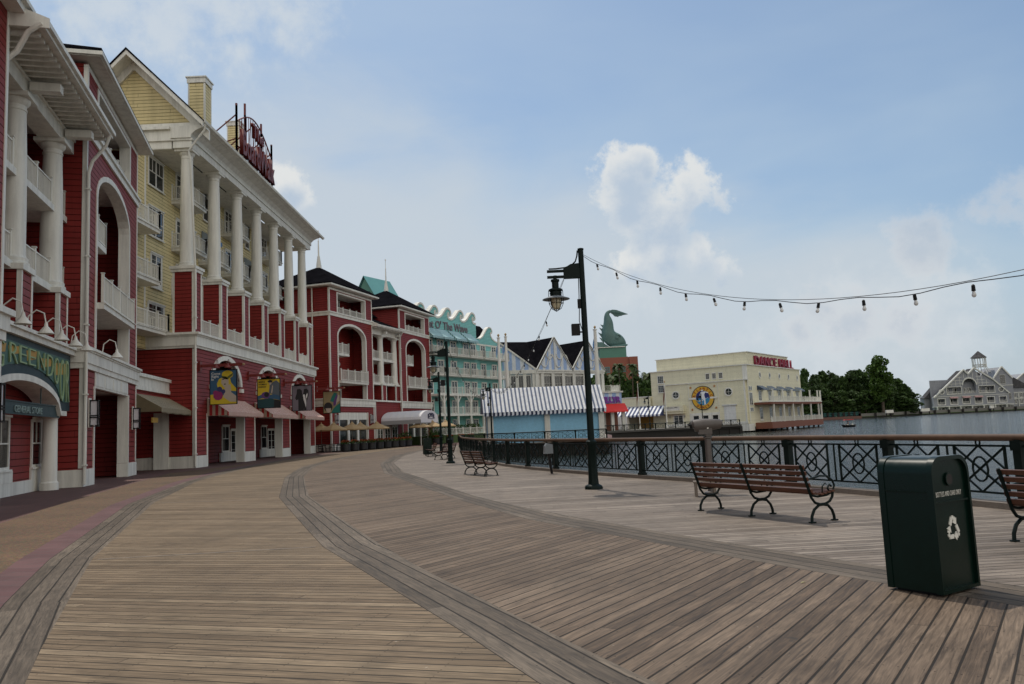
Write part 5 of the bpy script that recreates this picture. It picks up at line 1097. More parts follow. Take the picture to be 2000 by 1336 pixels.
# ------------------------------------------------------------------ string lights
def festoon(label,p,q,sag,n,start=.04,r=.0055):
    t=thing('string_lights',label,'string lights',group='festoon lights strung between the lamps'); p=Vector(p);q=Vector(q)
    c=lambda s: p.lerp(q,s)-Vector((0,0,4*sag*s*(1-s)))
    m=MB(); N=60; m.tube([c(i/N) for i in range(N+1)],r,5); m.tube([c(i/N)-Vector((0,0,.045+.03*math.sin(i*PI/N*n))) for i in range(N+1)],r*1.3,5); m.build('wire','black',t)
    s=MB(); s.lathe([(.01,0),(.024,-.015),(.027,-.08),(.03,-.09),(.024,-.095)],8); s=s.mesh('socket','black',True)
    b=MB(); b.lathe([(.016,-.095),(.022,-.115),(.031,-.14),(.031,-.158),(.02,-.178),(.004,-.184)],10); b=b.mesh('bulb','bulb',True)
    for i in range(n):
        x=c(start+(1-start*1.5)*i/(n-1))-Vector((0,0,.06)); o=put('socket',s,t,tuple(x),0); o.rotation_euler=(random.uniform(-.25,.25),random.uniform(-.25,.25),0); put('bulb',b,o)
festoon('bulb string sagging across the sky to the right from the nearest lamp',(2.07,21.1,6.32),(11.1,0,6.3),2.85,24,.03)
festoon('bulb string running from the nearest lamp down to the lamp at the kiosk corner',(1.5,21.2,5.72),(-2.5,83,6.2),1.6,24)
festoon('bulb string between the kiosk corner lamp and the lamp behind the small bench',(-2.6,83,6.2),(-3.5,41.9,6.2),1.7,20)
# ------------------------------------------------------------------ benches
def make_bench(L=2.66,nf=3):
    r=thing('park_bench','','bench',group='slatted benches on the boardwalk')
    fr=MB()
    T=lambda pts,rr=.02: fr.tube([(0,y,z) for y,z in pts],rr,6)
    T([(-.26,.0),(-.25,.1),(-.19,.2),(-.08,.265),(.02,.27),(.12,.25),(.2,.17),(.235,.08),(.24,0)],.024)
    T([(-.26,.5),(-.235,.4),(-.16,.31),(-.05,.275),(.07,.275),(.17,.31),(.235,.38),(.25,.45)],.022)
    T([(-.42,.92),(-.40,.88),(-.33,.68),(-.27,.52),(-.24,.42)],[.02,.027,.024,.024,.02])
    T([(-.24,.43),(-.1,.40),(.1,.41),(.24,.45)],.02)
    T([(-.33,.68),(-.2,.69),(-.02,.72),(.14,.71),(.26,.64),(.3,.55),(.26,.47),(.18,.46),(.14,.52),(.19,.57),(.23,.54)],.017)
    T([(.02,.46),(.03,.55),(.1,.6),(.15,.55),(.1,.5)],.012); fr.box(-.035,.035,-.3,-.2,0,.02); fr.box(-.035,.035,.19,.29,0,.02)
    fm=fr.mesh('leg_frame','iron',True)
    for i in range(nf): put('leg_frame',fm,r,(L*i/(nf-1),0,0))
    s=MB()
    for i in range(5):
        f=i/4; y=-.245-.135*f; z=.50+.375*f; a=Vector((-.04,y,z)); b=Vector((L+.04,y,z)); s.bar(a,b,.028,.062,(0,-.3,.95))
    s.build('backrest','wood',r)
    s=MB()
    for i in range(6): y=-.19+i*.082; z=.435+.035*abs(i-2)/3; s.bar((-.04,y,z),(L+.04,y,z),.066,.028)
    s.build('seat','wood',r); return r
b=make_bench(); b['label']='long wooden slat bench with three black iron frames, left of the green bin'; b.location=(3.62,15.1,0); b.rotation_euler=(0,0,ang((1.2,-2.37)))
b=copy_tree(b,(6.42,10.2,0),ang((.42,-.9)),label='bench cut off by the right edge of the photo, beside the green bin')
b2=make_bench(2.0,3); b2['label']='two seat bench turned toward the railing, behind the near lamp'; b2.location=(-1.82,30.9,0); b2.rotation_euler=(0,0,ang((.42,-.9)))
copy_tree(b2,(-5.9,54.6,0),ang((-.2,1)),label='small bench seen end on, left of the far bin')
copy_tree(b2,(-4.75,47.8,0),ang((.3,1)),label='small bench seen end on, between the far bin and the second lamp')
# ------------------------------------------------------------------ bins
def make_bin(label,text=True):
    r=thing('recycling_bin',label,'bin',group='green bins on the boardwalk'); W_,D_,H=.61,.52,1.25
    prof=[(0,.03),(W_,.03)]+[(W_-.15+.15*math.cos(a),H-.15+.15*math.sin(a)) for a in np.linspace(0,PI/2,8)]+[(.15+.15*math.cos(a),H-.15+.15*math.sin(a)) for a in np.linspace(PI/2,PI,8)]
    MB().prism(prof,[],.02,D_-.02).build('body','bin',r,True)
    c=[((x-W_/2)*1.025+W_/2,(z-.6)*1.012+.6) for x,z in prof]
    inn=[((x-W_/2)*.93+W_/2,(z-.6)*.955+.6) for x,z in prof]
    m=MB(); m.prism(c,[inn],-.012,.05); m.prism(c,[inn],D_-.05,D_+.012); m.box(-.008,0,.051,D_-.051,.93,.945); m.build('rim','bin',r,True)
    MB().box(.05,W_-.05,.05,D_-.05,0,.03).build('plinth','black',r)
    MB().lathe([(.062,0),(.062,.012),(.05,.012),(.048,-.01)],16).build('hole_ring','bin',r,True,loc=(.3,.012,1.04)).rotation_euler=(PI/2,0,0)
    MB().lathe([(.05,0),(.05,.012)],16).build('hole','dark',r,True,loc=(.3,.012,1.04)).rotation_euler=(PI/2,0,0)
    MB().box(.03,W_-.03,-.002,.02,.83,.845).build('seam_strip','bin',r)
    if text:
        put('lettering',text_mesh('BOTTLES AND CANS ONLY',.052,'white',.003,.60,1.3,bold=-.0006,gap=1.12),r,(.29,.0175,.885))
        m=MB()
        V=[Vector((math.cos(PI/2-k*2*PI/3),math.sin(PI/2-k*2*PI/3)))*.112 for k in range(3)]
        def seg(a,b,w):
            d=(b-a).normalized(); e=Vector((-d.y,d.x))*w/2; m.prism([(.3+q.x*1.05,.58+q.y*1.2) for q in (a-e,b-e,b+e,a+e)],[],.010,.0195)
        for k in range(3):
            A,B,C_=V[k],V[(k+1)%3],V[(k+2)%3]; seg(A.lerp(B,.52),A.lerp(B,.86),.032); q1=A.lerp(B,.86); q2=B.lerp(C_,.16); e=(q2-q1).normalized()*.004; seg(q1+e,q2-e,.03)
            s=B.lerp(C_,.17); t_=B.lerp(C_,.27); seg(s,t_,.032); d=(C_-B).normalized(); e=Vector((-d.y,d.x)); h=B.lerp(C_,.28); m.prism([(.3+q.x*1.05,.58+q.y*1.2) for q in (h-e*.034,h+d*.042,h+e*.034)],[],.010,.0195)
        m.build('recycling_symbol','white',r)
    return r
b=make_bin('large green recycling bin reading bottles and cans only, in the right foreground'); b.location=(3.79,7.32,0); b.rotation_euler=(0,0,R(32))
b=make_bin('small looking green bin far along the deck between two benches',False); b.location=(-7.05,60,0); b.rotation_euler=(0,0,R(15))
# ------------------------------------------------------------------ viewer, box, step stool
t=thing('coin_viewer','brown grey coin operated viewer on a post by the railing','viewer',(4.42,18.3,0),ang((1,-.1)))
MB().lathe([(.16,0),(.16,.04),(.085,.06),(.075,.1),(.072,1.25),(.1,1.27),(.1,1.3),(.06,1.32)],14).build('post','viewer',t,True)
m=MB(); m.box(-.05,.08,-.09,.09,1.31,1.42); m.tube([(-.33,0,1.53),(-.3,0,1.56),(-.1,0,1.57),(.12,0,1.575),(.3,0,1.58),(.34,0,1.57)],[.08,.14,.155,.135,.11,.085],14); m.box(-.2,.1,-.11,.11,1.36,1.56); m.build('body','viewer',t,True)
m=MB(); m.lathe([(.03,0),(.04,.05),(.02,.07)],10,(-.36,.04,1.58)); m.lathe([(.03,0),(.04,.05),(.02,.07)],10,(-.36,-.04,1.5)); m.tube([(-.33,.05,1.58),(-.42,.05,1.58)],.035,10); m.tube([(-.33,-.05,1.58),(-.42,-.05,1.58)],.035,10); m.build('eyepiece','black',t,True)
MB().lathe([(.02,0),(.02,.02)],10).build('coin_slot','white',t,True,loc=(.0,-.112,1.5)).rotation_euler=(PI/2,0,0)
t=thing('step_stool','small weathered step stool at the foot of the viewer','step stool',(4.15,17.75,0),R(-10))
MB().box(-.25,.25,-.15,.15,.30,.34).build('tread','kerb',t); 
for x in(-.2,.2): MB().box(x-.03,x+.03,-.13,.13,0,.3).build('leg','kerb',t)
t=thing('utility_box','grey utility box on a leaning post in front of the railing','utility box',(1.13,28.75,0),.2)
MB().prism([(-.16,.72),(.16,.72),(.15,1.05),(-.06,1.1),(-.13,1.0)],[],-.12,.12).build('box','greyp',t); MB().bar((.1,0,0),(0,0,.75),.08).build('post','black',t)
# ------------------------------------------------------------------ hanging signs
def sign_base(label,Y):
    t=thing('hanging_sign',label,'sign',(-21.68,Y,0),0,'painted signs hanging along the colonnade front')
    m=MB(); m.bar((0,0,6.93),(3.0,0,6.93),.17,.2); m.box(-.0,.12,-.18,.18,6.6,7.25); m.build('beam','signred',t); MB().lathe([(.02,-.08),(.1,-.03),(.1,.03),(.02,.08)],8,(3.06,0,6.93)).build('finial','tan',t,True)
    m=MB(); m.lathe([(.04,.22),(.08,.1),(.24,-.06),(.25,-.09)],12,(1.3,-.35,6.8)); m.lathe([(.04,.22),(.08,.1),(.24,-.06),(.25,-.09)],12,(2.1,-.35,6.8)); 
    for x in(1.3,2.1): m.tube([(x,-.35,7.),(x,-.3,7.25),(x,-.15,7.3),(x,0,7.0)],.02,5)
    m.build('sign_lamp','signred',t,True)
    m=MB(); m.prism(rect(.72,2.62,4.2,6.62),[rect(.77,2.57,4.25,6.57)],-.06,.06); 
    for x in(.9,2.4): m.bar((x,0,6.6),(x,0,6.9),.03)
    m.build('frame','black',t); return t
def panel(t,c,nm='board'): return MB().box(.77,2.57,-.03,.03,4.25,6.57).build(nm,c,t)
def art(b,nm,c,poly,k): return MB().prism([(.77+x*1.8,4.25+z*2.32) for x,z in poly],[],-.03-.004*k,-.0305-.004*(k-1)).build(nm,c,b)
E_=lambda cx,cz,rx,rz,n=18: [(cx+rx*math.cos(2*PI*i/n),cz+rz*math.sin(2*PI*i/n)) for i in range(n)]
Y_=flat('poster_yellow',(.55,.40,.02)); BL=flat('poster_blue',(.03,.09,.17)); SKN=flat('poster_beige',(.42,.35,.29)); BK=flat('poster_black',(.01,.01,.012)); MG=flat('poster_magenta',(.25,.02,.11)); GR=flat('poster_grey',(.16,.14,.17)); TL=flat('poster_teal',(.01,.14,.12)); PU=flat('poster_purple',(.10,.04,.17)); WH=flat('poster_white',(.6,.6,.6)); OL=flat('poster_olive',(.10,.11,.02))
t=sign_base('hanging sign painted with a woman in a yellow hat, nearest of the signs',54); b=panel(t,BL)
art(b,'dress',Y_,[(0,0),(1,0),(1,.1),(.8,.22),(.2,.3),(0,.28)],1)
art(b,'hair',Y_,[(.3,.42),(.25,.6),(.33,.74),(.48,.8),(.75,.78),(.8,.62),(.99,.45),(.99,.36),(.8,.38),(.72,.5),(.6,.42)],1)
art(b,'hat',Y_,E_(.66,.87,.22,.12),2); art(b,'hat_band',OL,[(.44,.84),(.46,.76),(.66,.72),(.86,.84),(.88,.92),(.66,.8)],3)
art(b,'face',SKN,[(.44,.78),(.42,.62),(.5,.52),(.6,.45),(.7,.55),(.7,.72),(.6,.8)],3)
art(b,'neck',SKN,[(.56,.5),(.78,.58),(.8,.34),(.99,.22),(.99,.05),(.75,.06),(.5,.2)],2)
art(b,'lips',BK,E_(.56,.585,.04,.018,8),4); art(b,'eye',BK,[(.44,.72),(.52,.71),(.54,.73),(.47,.735)],4)
art(b,'flower',MG,E_(.3,.25,.19,.14,9),3); art(b,'flower',MG,E_(.2,.33,.1,.08,8),4); art(b,'flower',flat('poster_navy',(.03,.03,.12)),E_(.36,.44,.1,.08,8),4); art(b,'flower',flat('poster_navy',(.03,.03,.12)),E_(.5,.37,.08,.07,8),4)
for i,w_ in enumerate(('Come','Right','In')): put('lettering',text_mesh(w_,.26,WH,.005,.95,.9,align='LEFT',bold=.006),b,(.84,-.045,6.28-.2*i))
t=sign_base('hanging sign with a grey suited figure on yellow above a blue table, second nearest',64); b=panel(t,Y_)
art(b,'table',flat('poster_dark_teal',(.01,.05,.06)),[(0,0),(1,0),(1,.2),(.6,.33),(0,.3)],1); art(b,'cloth',BL,[(.0,.3),(.2,.34),(.6,.32),(1,.25),(1,.55),(.6,.45),(.3,.5),(0,.42)],2)
art(b,'coat',flat('poster_slate',(.09,.11,.13)),[(.5,.5),(.55,.8),(.7,.9),(.85,.95),(.99,.85),(.99,.4),(.8,.45)],3); art(b,'hat',PU,E_(.36,.44,.2,.12),3); art(b,'hat_crown',BK,E_(.4,.46,.11,.09),4); art(b,'face',SKN,E_(.57,.86,.06,.06,10),4); art(b,'hair',BK,[(.44,.93),(.56,.98),(.68,.94),(.66,.88),(.5,.88)],5); art(b,'chair',BK,[(.72,0),(.99,0),(.99,.25),(.75,.28)],3); art(b,'tie',SKN,[(.6,.5),(.66,.52),(.7,.76),(.66,.78)],4)
for i,w_ in enumerate(("MEN'S &","WOMEN'S",'FASHION')): put('lettering',text_mesh(w_,.19,BK,.005,.78,.9,align='LEFT',bold=.003),b,(.84,-.05,6.3-.2*i))
t=sign_base('hanging sign with two formally dressed silhouettes on grey purple, third from the camera',74); b=panel(t,GR)
art(b,'silhouette',BK,[(.3,0),(.58,0),(.6,.35),(.52,.6),(.5,.8),(.4,.88),(.24,.86),(.22,.7),(.14,.5),(.2,.42),(.3,.45)],1); art(b,'silhouette',BK,[(.6,0),(.72,0),(.72,.3),(.85,.6),(.84,.8),(.75,.88),(.6,.86),(.58,.72),(.52,.6)],2); art(b,'shirt',WH,[(.58,.45),(.7,.1),(.72,.35),(.7,.6),(.78,.7),(.8,.62),(.76,.5),(.7,.45),(.62,.66),(.55,.62)],3)
t=sign_base('hanging sign with a black bobbed head and green purple figure, farthest of the signs',86); b=panel(t,flat('poster_tan',(.25,.20,.10)))
art(b,'ground',TL,[(.45,0),(1,0),(1,.45),(.8,.35),(.6,.2)],1); art(b,'figure',TL,[(.4,.55),(.5,.75),(.65,.95),(.85,.9),(.8,.7),(.6,.5)],2); art(b,'gown',PU,[(.6,.3),(.8,.4),(.9,.7),(.82,.9),(.7,.7),(.6,.5)],3); art(b,'dress',SKN,[(.75,.35),(.86,.5),(.99,.55),(.99,.8),(.9,.85),(.8,.6)],4); art(b,'hair',BK,E_(.28,.28,.26,.22),2); art(b,'face',SKN,[(.12,.22),(.45,.22),(.42,.05),(.3,.0),(.18,.05)],3)
# ------------------------------------------------------------------ terrace, hedges, fence before the teal building
E0=Vector((-13,122)); eu=Vector((.56,1)).normalized(); ev=Vector((-eu.y,eu.x)); fe=lambda u,v: E0+eu*u+ev*v
m=MB(); m.zprism([tuple(fe(*p)) for p in((-12,-8.2),(24,-8.2),(24,9),(-12,9))],-.01,1.12); struct(m,'lawn_terrace','grass')
t=thing('picket_fence','white picket fence with square posts below the teal building','fence',(-13,122,0),ang((.56,1))); mb=MB(); rail_mb(mb,(-11,-8),(6,-8),1.13,.9,.2,1.9); rail_mb(mb,(6,-8),(16,-8),1.13,.9,.2,1.9); mb.build('pickets','white',t)
def leaf_blob(c,r,n,s,rnd):
    vs=[];fs=[]
    for i in range(n):
        a=rnd.uniform(0,2*PI); z=rnd.uniform(-1,1); q=math.sqrt(1-z*z); rr=rnd.uniform(.55,1.)**.5
        p=Vector((c[0]+r[0]*rr*q*math.cos(a),c[1]+r[1]*rr*q*math.sin(a),c[2]+r[2]*rr*z))
        d=Vector((rnd.gauss(0,1),rnd.gauss(0,1),rnd.gauss(0,1))).normalized(); e=d.orthogonal().normalized(); f=d.cross(e); k=s*rnd.uniform(.6,1.3); j=len(vs)
        vs+=[p-e*k,p+f*k*.6,p+e*k,p-f*k*.6]; fs.append((j,j+1,j+2,j+3))
    return vs,fs
def make_tree(name,label,h,w,seed,leaf='leaf',ls=.55,ncl=30,nl=70,group=None,base=.18):
    rnd=random.Random(seed); t=thing(name,label,'tree',group=group)
    m=MB(); m.tube([(0,0,-.5),(rnd.uniform(-.3,.3),0,h*.3),(rnd.uniform(-.5,.5),rnd.uniform(-.4,.4),h*.7)],[.028*h,.02*h,.008*h],7)
    c=MB()
    for i in range(ncl):
        f=rnd.uniform(base,1); prof=math.sin(PI*min(1,(f-base)/(1-base)*.86+.14))**.7; a=rnd.uniform(0,2*PI); q=rnd.uniform(.15,1)*prof*w/2*.85
        p=(q*math.cos(a),q*math.sin(a),h*f*.93); r_=w*rnd.uniform(.11,.2); c.add(*leaf_blob(p,(r_,r_,r_*.8),nl,ls,rnd))
        if i%3==0: m.tube([(0,0,h*max(.15,f*.6)),(p[0]*.6,p[1]*.6,p[2]*.9),p],[.01*h,.006*h,.003*h],5)
    m.build('trunk','trunk',t,True); c.build('crown',leaf,t); return t
G='woodland trees on the far shore'
tv=[make_tree('broadleaf_tree','dark broad crowned tree in the woods across the lake',22,13,i+3,'leafd' if i%2 else 'leaf',.8,34,75,G,.05) for i in range(4)]
rnd=random.Random(5); k=0
for row,(y,hs,zz) in enumerate(((414,.72,0),(424,1.,0),(438,1.12,0))):
    for i in range(12):
        x=150+i*5.6+rnd.uniform(-1.5,1.5); sc_=hs*rnd.uniform(.85,1.12)*(1. if x<200 else .86 if x<207 else .7); src=tv[k%4]; tgt=src if k<4 else copy_tree(src)
        xx=x*(y/408.); tgt.location=(xx,y+rnd.uniform(-2,2)+(x-150)*.25,-.8); s_=sc_*(1.02 if x<190 else 1.); tgt.scale=(1.,1.,s_); tgt.rotation_euler=(0,0,rnd.uniform(0,6)); k+=1
t=make_tree('broadleaf_tree','tall pale green tree rising above the woods across the lake',33,16,44,'leafb',.8,46,90,None,.3); t.location=(195,418,-.8)
for i,(x,y) in enumerate(((148,412),(172,418))):
    pass
for i,(x,y,s_) in enumerate(((96,310,1.),(118,345,1.))): pass
G2='garden trees left of the dance hall'
tg=make_tree('garden_tree','dense green tree behind the cream shop wing',13,12,21,'leaf',.55,34,90,G2,.05); tg.location=(30,228,0)
for x,y,s_ in((36,232,1.15),(42,240,1.2),(27,240,1.35),(48,236,1.0),(54,244,.95),(33,248,1.4),(22,232,1.2),(60,250,1.),(17,236,1.3),(39,226,1.05),(25,226,1.2),(45,228,.9),(31,236,1.3)): c=copy_tree(tg,(x,y,0),x); c.scale=(1,1,s_)
def make_palm(h,seed,label):
    rnd=random.Random(seed); t=thing('palm_tree',label,'palm tree',group='palms behind the cream shop wing'); m=MB(); m.tube([(0,0,-.2),(.1,0,h*.5),(.3,.1,h)],[.24,.17,.16],8); m.build('trunk','trunk',t,True)
    f=MB()
    for i in range(22):
        a=rnd.uniform(0,2*PI); el=rnd.uniform(-.5,1.2); L=rnd.uniform(1.7,2.6); d=Vector((math.cos(a),math.sin(a),0)); s=d.cross(Vector((0,0,1))); o=Vector((.3,.1,h)); N=8; pts=[]
        for j in range(N+1): u=j/N; pts.append(o+d*L*u*math.cos(el*.6)+Vector((0,0,L*(math.sin(el)*u-.75*u*u))))
        for j in range(N):
            p=pts[j];q=pts[j+1]; w_=.55*math.sin(PI*min(1,(j+1)/N*.9))+.06
            for sg in(1,-1): f.add([p,q,q+s*sg*w_+d*.25-Vector((0,0,.22)),p+s*sg*w_*.9+d*.22-Vector((0,0,.2))],[(0,1,2,3)])
    f.build('fronds','palm',t); return t
pp_=make_palm(18,1,'tall palm behind the cream shop wing'); pp_.location=(34,226,0); p2=make_palm(15.5,2,'tall palm behind the cream shop wing'); p2.location=(38.5,228,0)
for i,(x,y,s_) in enumerate(((28,224,.97),(31,230,1.03),(41,231,.98),(44.5,226,.86),(36,236,1.08),(25,226,.92),(47,232,1.0),(51,240,1.02))): c=copy_tree(pp_ if i%2 else p2,(x,y,0),i*1.3); c.scale=(1,1,s_)
def shrub(label,loc,r,n=500,s=.09,group=None,leafm='leaf',name='shrub'):
    rnd=random.Random(int(loc[0]*100)); t=thing(name,label,'shrub',loc,0,group); c=MB()
    for i in range(7): c.add(*leaf_blob((rnd.uniform(-.4,.4)*r[0],rnd.uniform(-.4,.4)*r[1],r[2]*rnd.uniform(.6,1.25)),(r[0]*.65,r[1]*.65,r[2]*.6),n//7,s,rnd))
    c.build('foliage',leafm,t); MB().tube([(0,0,0),(0,0,r[2])],.05,5).build('stem','trunk',t); return t
rnd=random.Random(9); t=thing('hedge','clipped green hedge behind the white picket fence','hedge',(-13,122,1.12),ang((.56,1))); c=MB()
for i in range(22): c.add(*leaf_blob((-9.5+i*.62,-6.2,.75),(.8,.7,.8),70,.14,rnd))
for i in range(8): c.add(*leaf_blob((7.5+i*.7,-6.2,.7),(.8,.7,.7),60,.14,rnd))
c.build('foliage','leaf',t)
# ------------------------------------------------------------------ terrace of the corner restaurant
D0=Vector((-21.6,91)); du=Vector((.3,1)).normalized(); dv=Vector((-du.y,du.x)); fd=lambda u,v: D0+du*u+dv*v
def make_umbrella():
    t=thing('market_umbrella','tan market umbrella','umbrella',group='tan umbrellas on the restaurant terrace'); MB().tube([(0,0,0),(0,0,3.3)],.03,8).build('pole','kerb',t,True); MB().lathe([(.28,0),(.28,.08),(.05,.1)],12).build('base','black',t,True)
    m=MB(); n=8; m.lathe([(1.5,2.35),(1.47,2.33),(.1,3.02)],n) if False else None
    vs=[(0,0,3.1)]+[(1.5*math.cos(2*PI*i/n),1.5*math.sin(2*PI*i/n),2.42) for i in range(n)]+[(0,0,3.06)]+[(1.49*math.cos(2*PI*i/n),1.49*math.sin(2*PI*i/n),2.30) for i in range(n)]
    fs=[(0,1+i,1+(i+1)%n) for i in range(n)]+[(n+1,n+2+(i+1)%n,n+2+i) for i in range(n)]+[(1+i,n+2+i,n+2+(i+1)%n,1+(i+1)%n) for i in range(n)]
    m.add(vs,fs); m.lathe([(.32,3.0),(.05,3.2),(.03,3.35)],8); m.build('canopy','tan',t); r=MB()
    for i in range(n): a=2*PI*i/n; r.bar((0,0,2.98),(1.45*math.cos(a),1.45*math.sin(a),2.33),.025); 
    r.build('rib','kerb',t); return t
U=make_umbrella(); ul=[(-20.0,86.6,'tan umbrella below the farthest hanging sign, largest of the terrace umbrellas'),(-18.6,89.6,'tan umbrella before the restaurant window, left of a pair'),(-18.3,92.9,'tan umbrella before the restaurant window, right of a pair'),(-16.4,93.0,'tan umbrella just left of the white entrance canopy'),(-22.2,90.,'tan umbrella half hidden behind the first one beside the red wall'),(-12.6,103.5,'tan umbrella partly under the right edge of the entrance canopy'),(-11.2,106,'tan umbrella right of the entrance canopy'),(-9.6,108,'tan umbrella right of the entrance canopy, rightmost of all')]
for i,(x,y,lb) in enumerate(ul):
    o=U if i==0 else copy_tree(U); o.location=(x,y,0); o['label']=lb; o.rotation_euler=(0,0,i*.3)
    if i==0: pass
m=MB(); m.lathe([(.38,0),(.5,.1),(.52,.72),(.56,.74),(.56,.8),(.46,.8)],14)
pot0=thing('flower_planter','','planter',group='black tubs of red flowers along the terrace edge'); m.build('tub','pot',pot0,True); c=MB(); rnd=random.Random(3); c.add(*leaf_blob((0,0,.92),(.55,.55,.2),160,.09,rnd)); c.build('leaves','leaf',pot0); c=MB(); c.add(*leaf_blob((0,0,1.1),(.5,.5,.14),110,.07,rnd)); c.build('flowers','flower',pot0)
for i in range(9):
    p=fd(-5.2+i*2.0,-5.0); o=pot0 if i==0 else copy_tree(pot0); o.location=(p.x,p.y,0); o.rotation_euler=(0,0,i*.7)
    o['label']='black tub of red and yellow flowers in the row left of the entrance canopy'
for i,(x,y) in enumerate(((-10.6,104.6),(-9.0,106.8),(-7.6,109.3),(-6.2,108))):
    o=copy_tree(pot0,(x,y,0),i); o['label']='black tub of dark red flowers right of the entrance canopy before the picket fence'; o['group']='flower tubs right of the canopy'
for i,(u,v,lb) in enumerate(((11.6,-4.2,'big round bush at the left side of the entrance canopy'),(16.3,-6.0,'bush before the middle of the entrance canopy'),(20.8,-5.2,'big bush at the right side of the entrance canopy'))):
    p=fd(u,v); shrub(lb,(p.x,p.y,0),(1.0,1.0,1.1),700,.11,name='bush')
def cafe():
    t=thing('cafe_table','dark round cafe table on the restaurant terrace','table',group='cafe tables on the restaurant terrace'); MB().lathe([(.4,.72),(.4,.75)],16).build('tabletop','black',t,True); MB().lathe([(.22,0),(.22,.02),(.03,.05),(.03,.72)],8).build('pedestal','black',t,True)
    c=thing('cafe_chair','dark metal cafe chair on the restaurant terrace','chair',group='cafe chairs on the restaurant terrace'); MB().box(-.2,.2,-.2,.2,.43,.46).build('seat','black',c); m=MB(); m.box(-.2,.2,.18,.2,.8,.88); m.box(-.2,.2,.18,.2,.62,.68); m.bar((-.18,.19,.46),(-.18,.19,.88),.025); m.bar((.18,.19,.46),(.18,.19,.88),.025); m.build('backrest','black',c)
    for x in(-.18,.18):
        for y in(-.18,.18): MB().bar((x,y,0),(x,y,.43),.025).build('leg','black',c)
    return t,c
ct,cc=cafe(); first=True
for i,(x,y) in enumerate(((-21.0,85.6),(-19.6,86.2),(-21.4,88.4),(-19.8,89.0),(-17.6,91.6),(-15.6,96.2))):
    o=ct if i==0 else copy_tree(ct); o.location=(x,y,0)
    for j in range(3): 
        a=i+j*2.1; q=cc if (i==0 and j==0) else copy_tree(cc); q.location=(x+.62*math.cos(a),y+.62*math.sin(a),0); q.rotation_euler=(0,0,a-PI/2)
# ------------------------------------------------------------------ flagpoles, pier lamps
def flagpole(label,loc,h,r,flag,grp='white flagpoles'):
    t=thing('flagpole',label,'flagpole',loc,0,grp); MB().lathe([(r*1.8,0),(r*1.8,.3),(r*1.1,.6),(r,.7),(r*.95,h*.4),(r*.55,h),(r*.8,h+.03),(r*.8,h+.12),(.05,h+.15)],10).build('pole','white',t,True)
    MB().lathe([(.03,h+.14),(.1,h+.25),(.17,h+.4),(.1,h+.54),(.01,h+.6)],10).build('finial','tan',t,True)
    m=MB(); N=8; vs=[];fs=[]
    for i in range(N+1):
        u=i/N; x=-.1-u*flag[0]; 
        for y,z in((.06*math.sin(i*1.3),h-.6-u*flag[2]),(.06*math.sin(i*1.3+1),h-.6-flag[1]-u*flag[2])): vs.append((x,y,z)); 
    for i in range(N): fs.append((2*i,2*i+1,2*i+3,2*i+2))
    m.add(vs,fs); o=m.build('flag','ltblue' if flag[3] else 'signred',t); s=o.modifiers.new('thick','SOLIDIFY'); s.thickness=.02
flagpole('thick white flagpole with a limp blue flag, left of a pair behind the kiosk',(-1.72,100,0),13.2,.3,(.28,1.0,.9,1))
flagpole('thick white flagpole with a limp blue flag, right of a pair behind the kiosk',(-.85,106,0),14.0,.3,(.28,1.0,.9,1))
flagpole('thick white flagpole with a blue flag behind the right end of the kiosk',(10.7,100,0),13.7,.36,(.3,1.1,1.2,1))
flagpole('thin white flagpole on the far promenade before the white cabinet',(23.6,150,.3),8.6,.1,(.3,1.6,2.4,0),'promenade flagpoles'); flagpole('thin white flagpole on the far promenade beside the dance hall marquee',(29.2,152.5,.3),8.6,.13,(.35,1.6,2.4,0),'promenade flagpoles')
for i,(x,y,lb) in enumerate(((25.4,149.5,'lamp post on the far promenade between the thin flagpoles'),(36.8,155.3,'lamp post on the far promenade before the round emblem'))): copy_tree(lamp,(x,y,.3),0,label=lb)
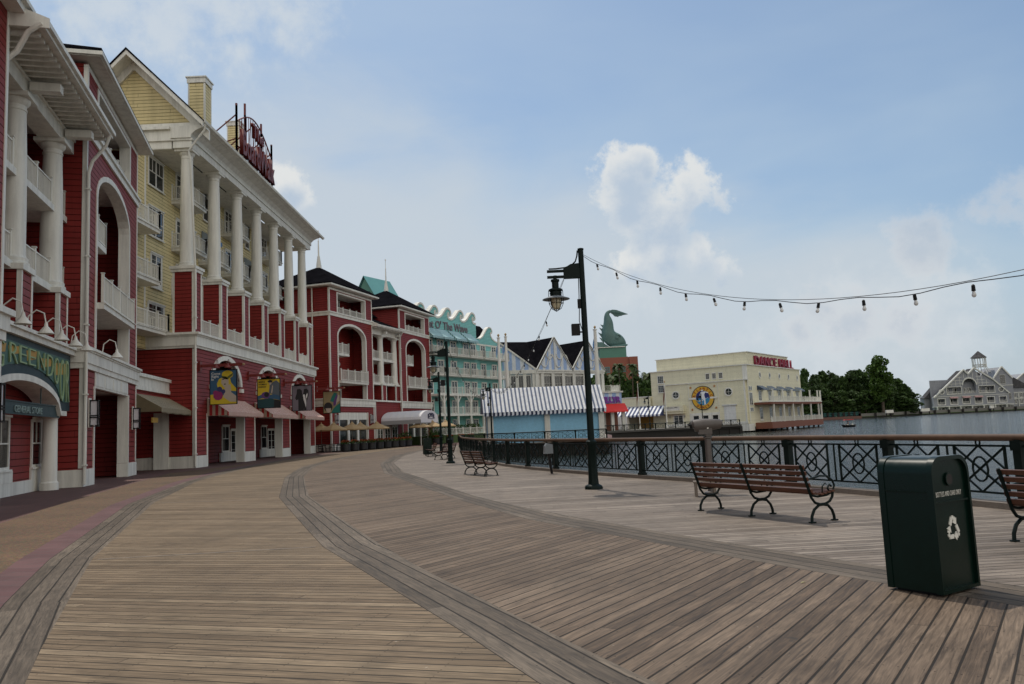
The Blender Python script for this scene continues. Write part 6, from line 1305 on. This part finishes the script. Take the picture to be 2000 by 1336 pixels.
# ------------------------------------------------------------------ boat
t=thing('motor_boat','small dark motor boat with a red canopy crossing the lake','boat',(73,173.5,-1.4),R(172)); t.scale=(.68,.68,.78)
m=MB(); m.add([(-1.9,-.75,.55),(1.2,-.75,.6),(2.3,0,.75),(1.2,.75,.6),(-1.9,.75,.55),(-1.7,-.5,-.1),(1.0,-.45,-.1),(1.8,0,.0),(1.0,.45,-.1),(-1.7,.5,-.1)],[(0,1,6,5),(1,2,7,6),(2,3,8,7),(3,4,9,8),(4,0,5,9),(5,6,7,8,9),(0,4,3,2,1)]); m.build('hull','black',t)
m=MB(); m.prism([(-1.7,1.95),(-1.2,2.1),(1.1,2.1),(1.5,1.95)],[],-.8,.8); m.build('canopy','redaw',t)
m=MB(); 
for x in(-1.5,1.2):
    for y in(-.7,.7): m.bar((x,y,.5),(x,y,1.97),.05)
m.build('canopy_post','white',t); m=MB(); m.box(-1.3,-.8,-.6,.6,.56,.9); m.box(.2,.6,-.6,.6,.56,.9); m.build('seat','white',t); MB().box(-2.2,-1.9,-.15,.15,.1,.9).build('motor','greyp',t)
def seated_person(label,loc,rz,shirt):
    t=thing('person',label,'person',loc,rz); m=MB(); m.tube([(0,0,0),(0,0,.2),(0,0,.42),(0,0,.55)],[.15,.15,.19,.07],10); m.tube([(0,.09,.05),(.42,.1,.06),(.46,.1,-.38)],[.09,.07,.05],8); m.tube([(0,-.09,.05),(.42,-.1,.06),(.46,-.1,-.38)],[.09,.07,.05],8); m.tube([(0,.2,.46),(.08,.25,.22),(.3,.2,.16)],[.06,.045,.035],7); m.tube([(0,-.2,.46),(.08,-.25,.22),(.3,-.2,.16)],[.06,.045,.035],7); m.lathe([(.05,.54),(.09,.62),(.1,.7),(.08,.79),(.02,.82)],10)
    m.build('body',flat('skin_tone',(.35,.2,.14)),t,True); m=MB(); m.tube([(0,0,.02),(0,0,.2),(0,0,.43),(0,0,.5)],[.17,.165,.205,.1],10); m.build('shirt',shirt,t,True); MB().lathe([(.105,.68),(.1,.77),(.05,.84)],10).build('hair','black',t,True)
seated_person('person in a dark shirt sitting in the small motor boat',(72.9,173.5,-.95),R(172),flat('navy_cloth',(.02,.03,.06)))
m=MB(); t=thing('fallen_leaf','small pale dry leaf lying on the planks in the foreground','leaf',(2.85,8.22,.006),.4); MB().add([(-.035,0,0),(0,.016,.006),(.04,0,.002),(0,-.016,.008),(-.035,0,-.002),(0,.016,.003),(.04,0,0),(0,-.016,.005)],[(0,1,2,3),(7,6,5,4),(0,4,5,1),(1,5,6,2),(2,6,7,3),(3,7,4,0)]).build('blade',flat('dry_leaf',(.35,.32,.15)),t)
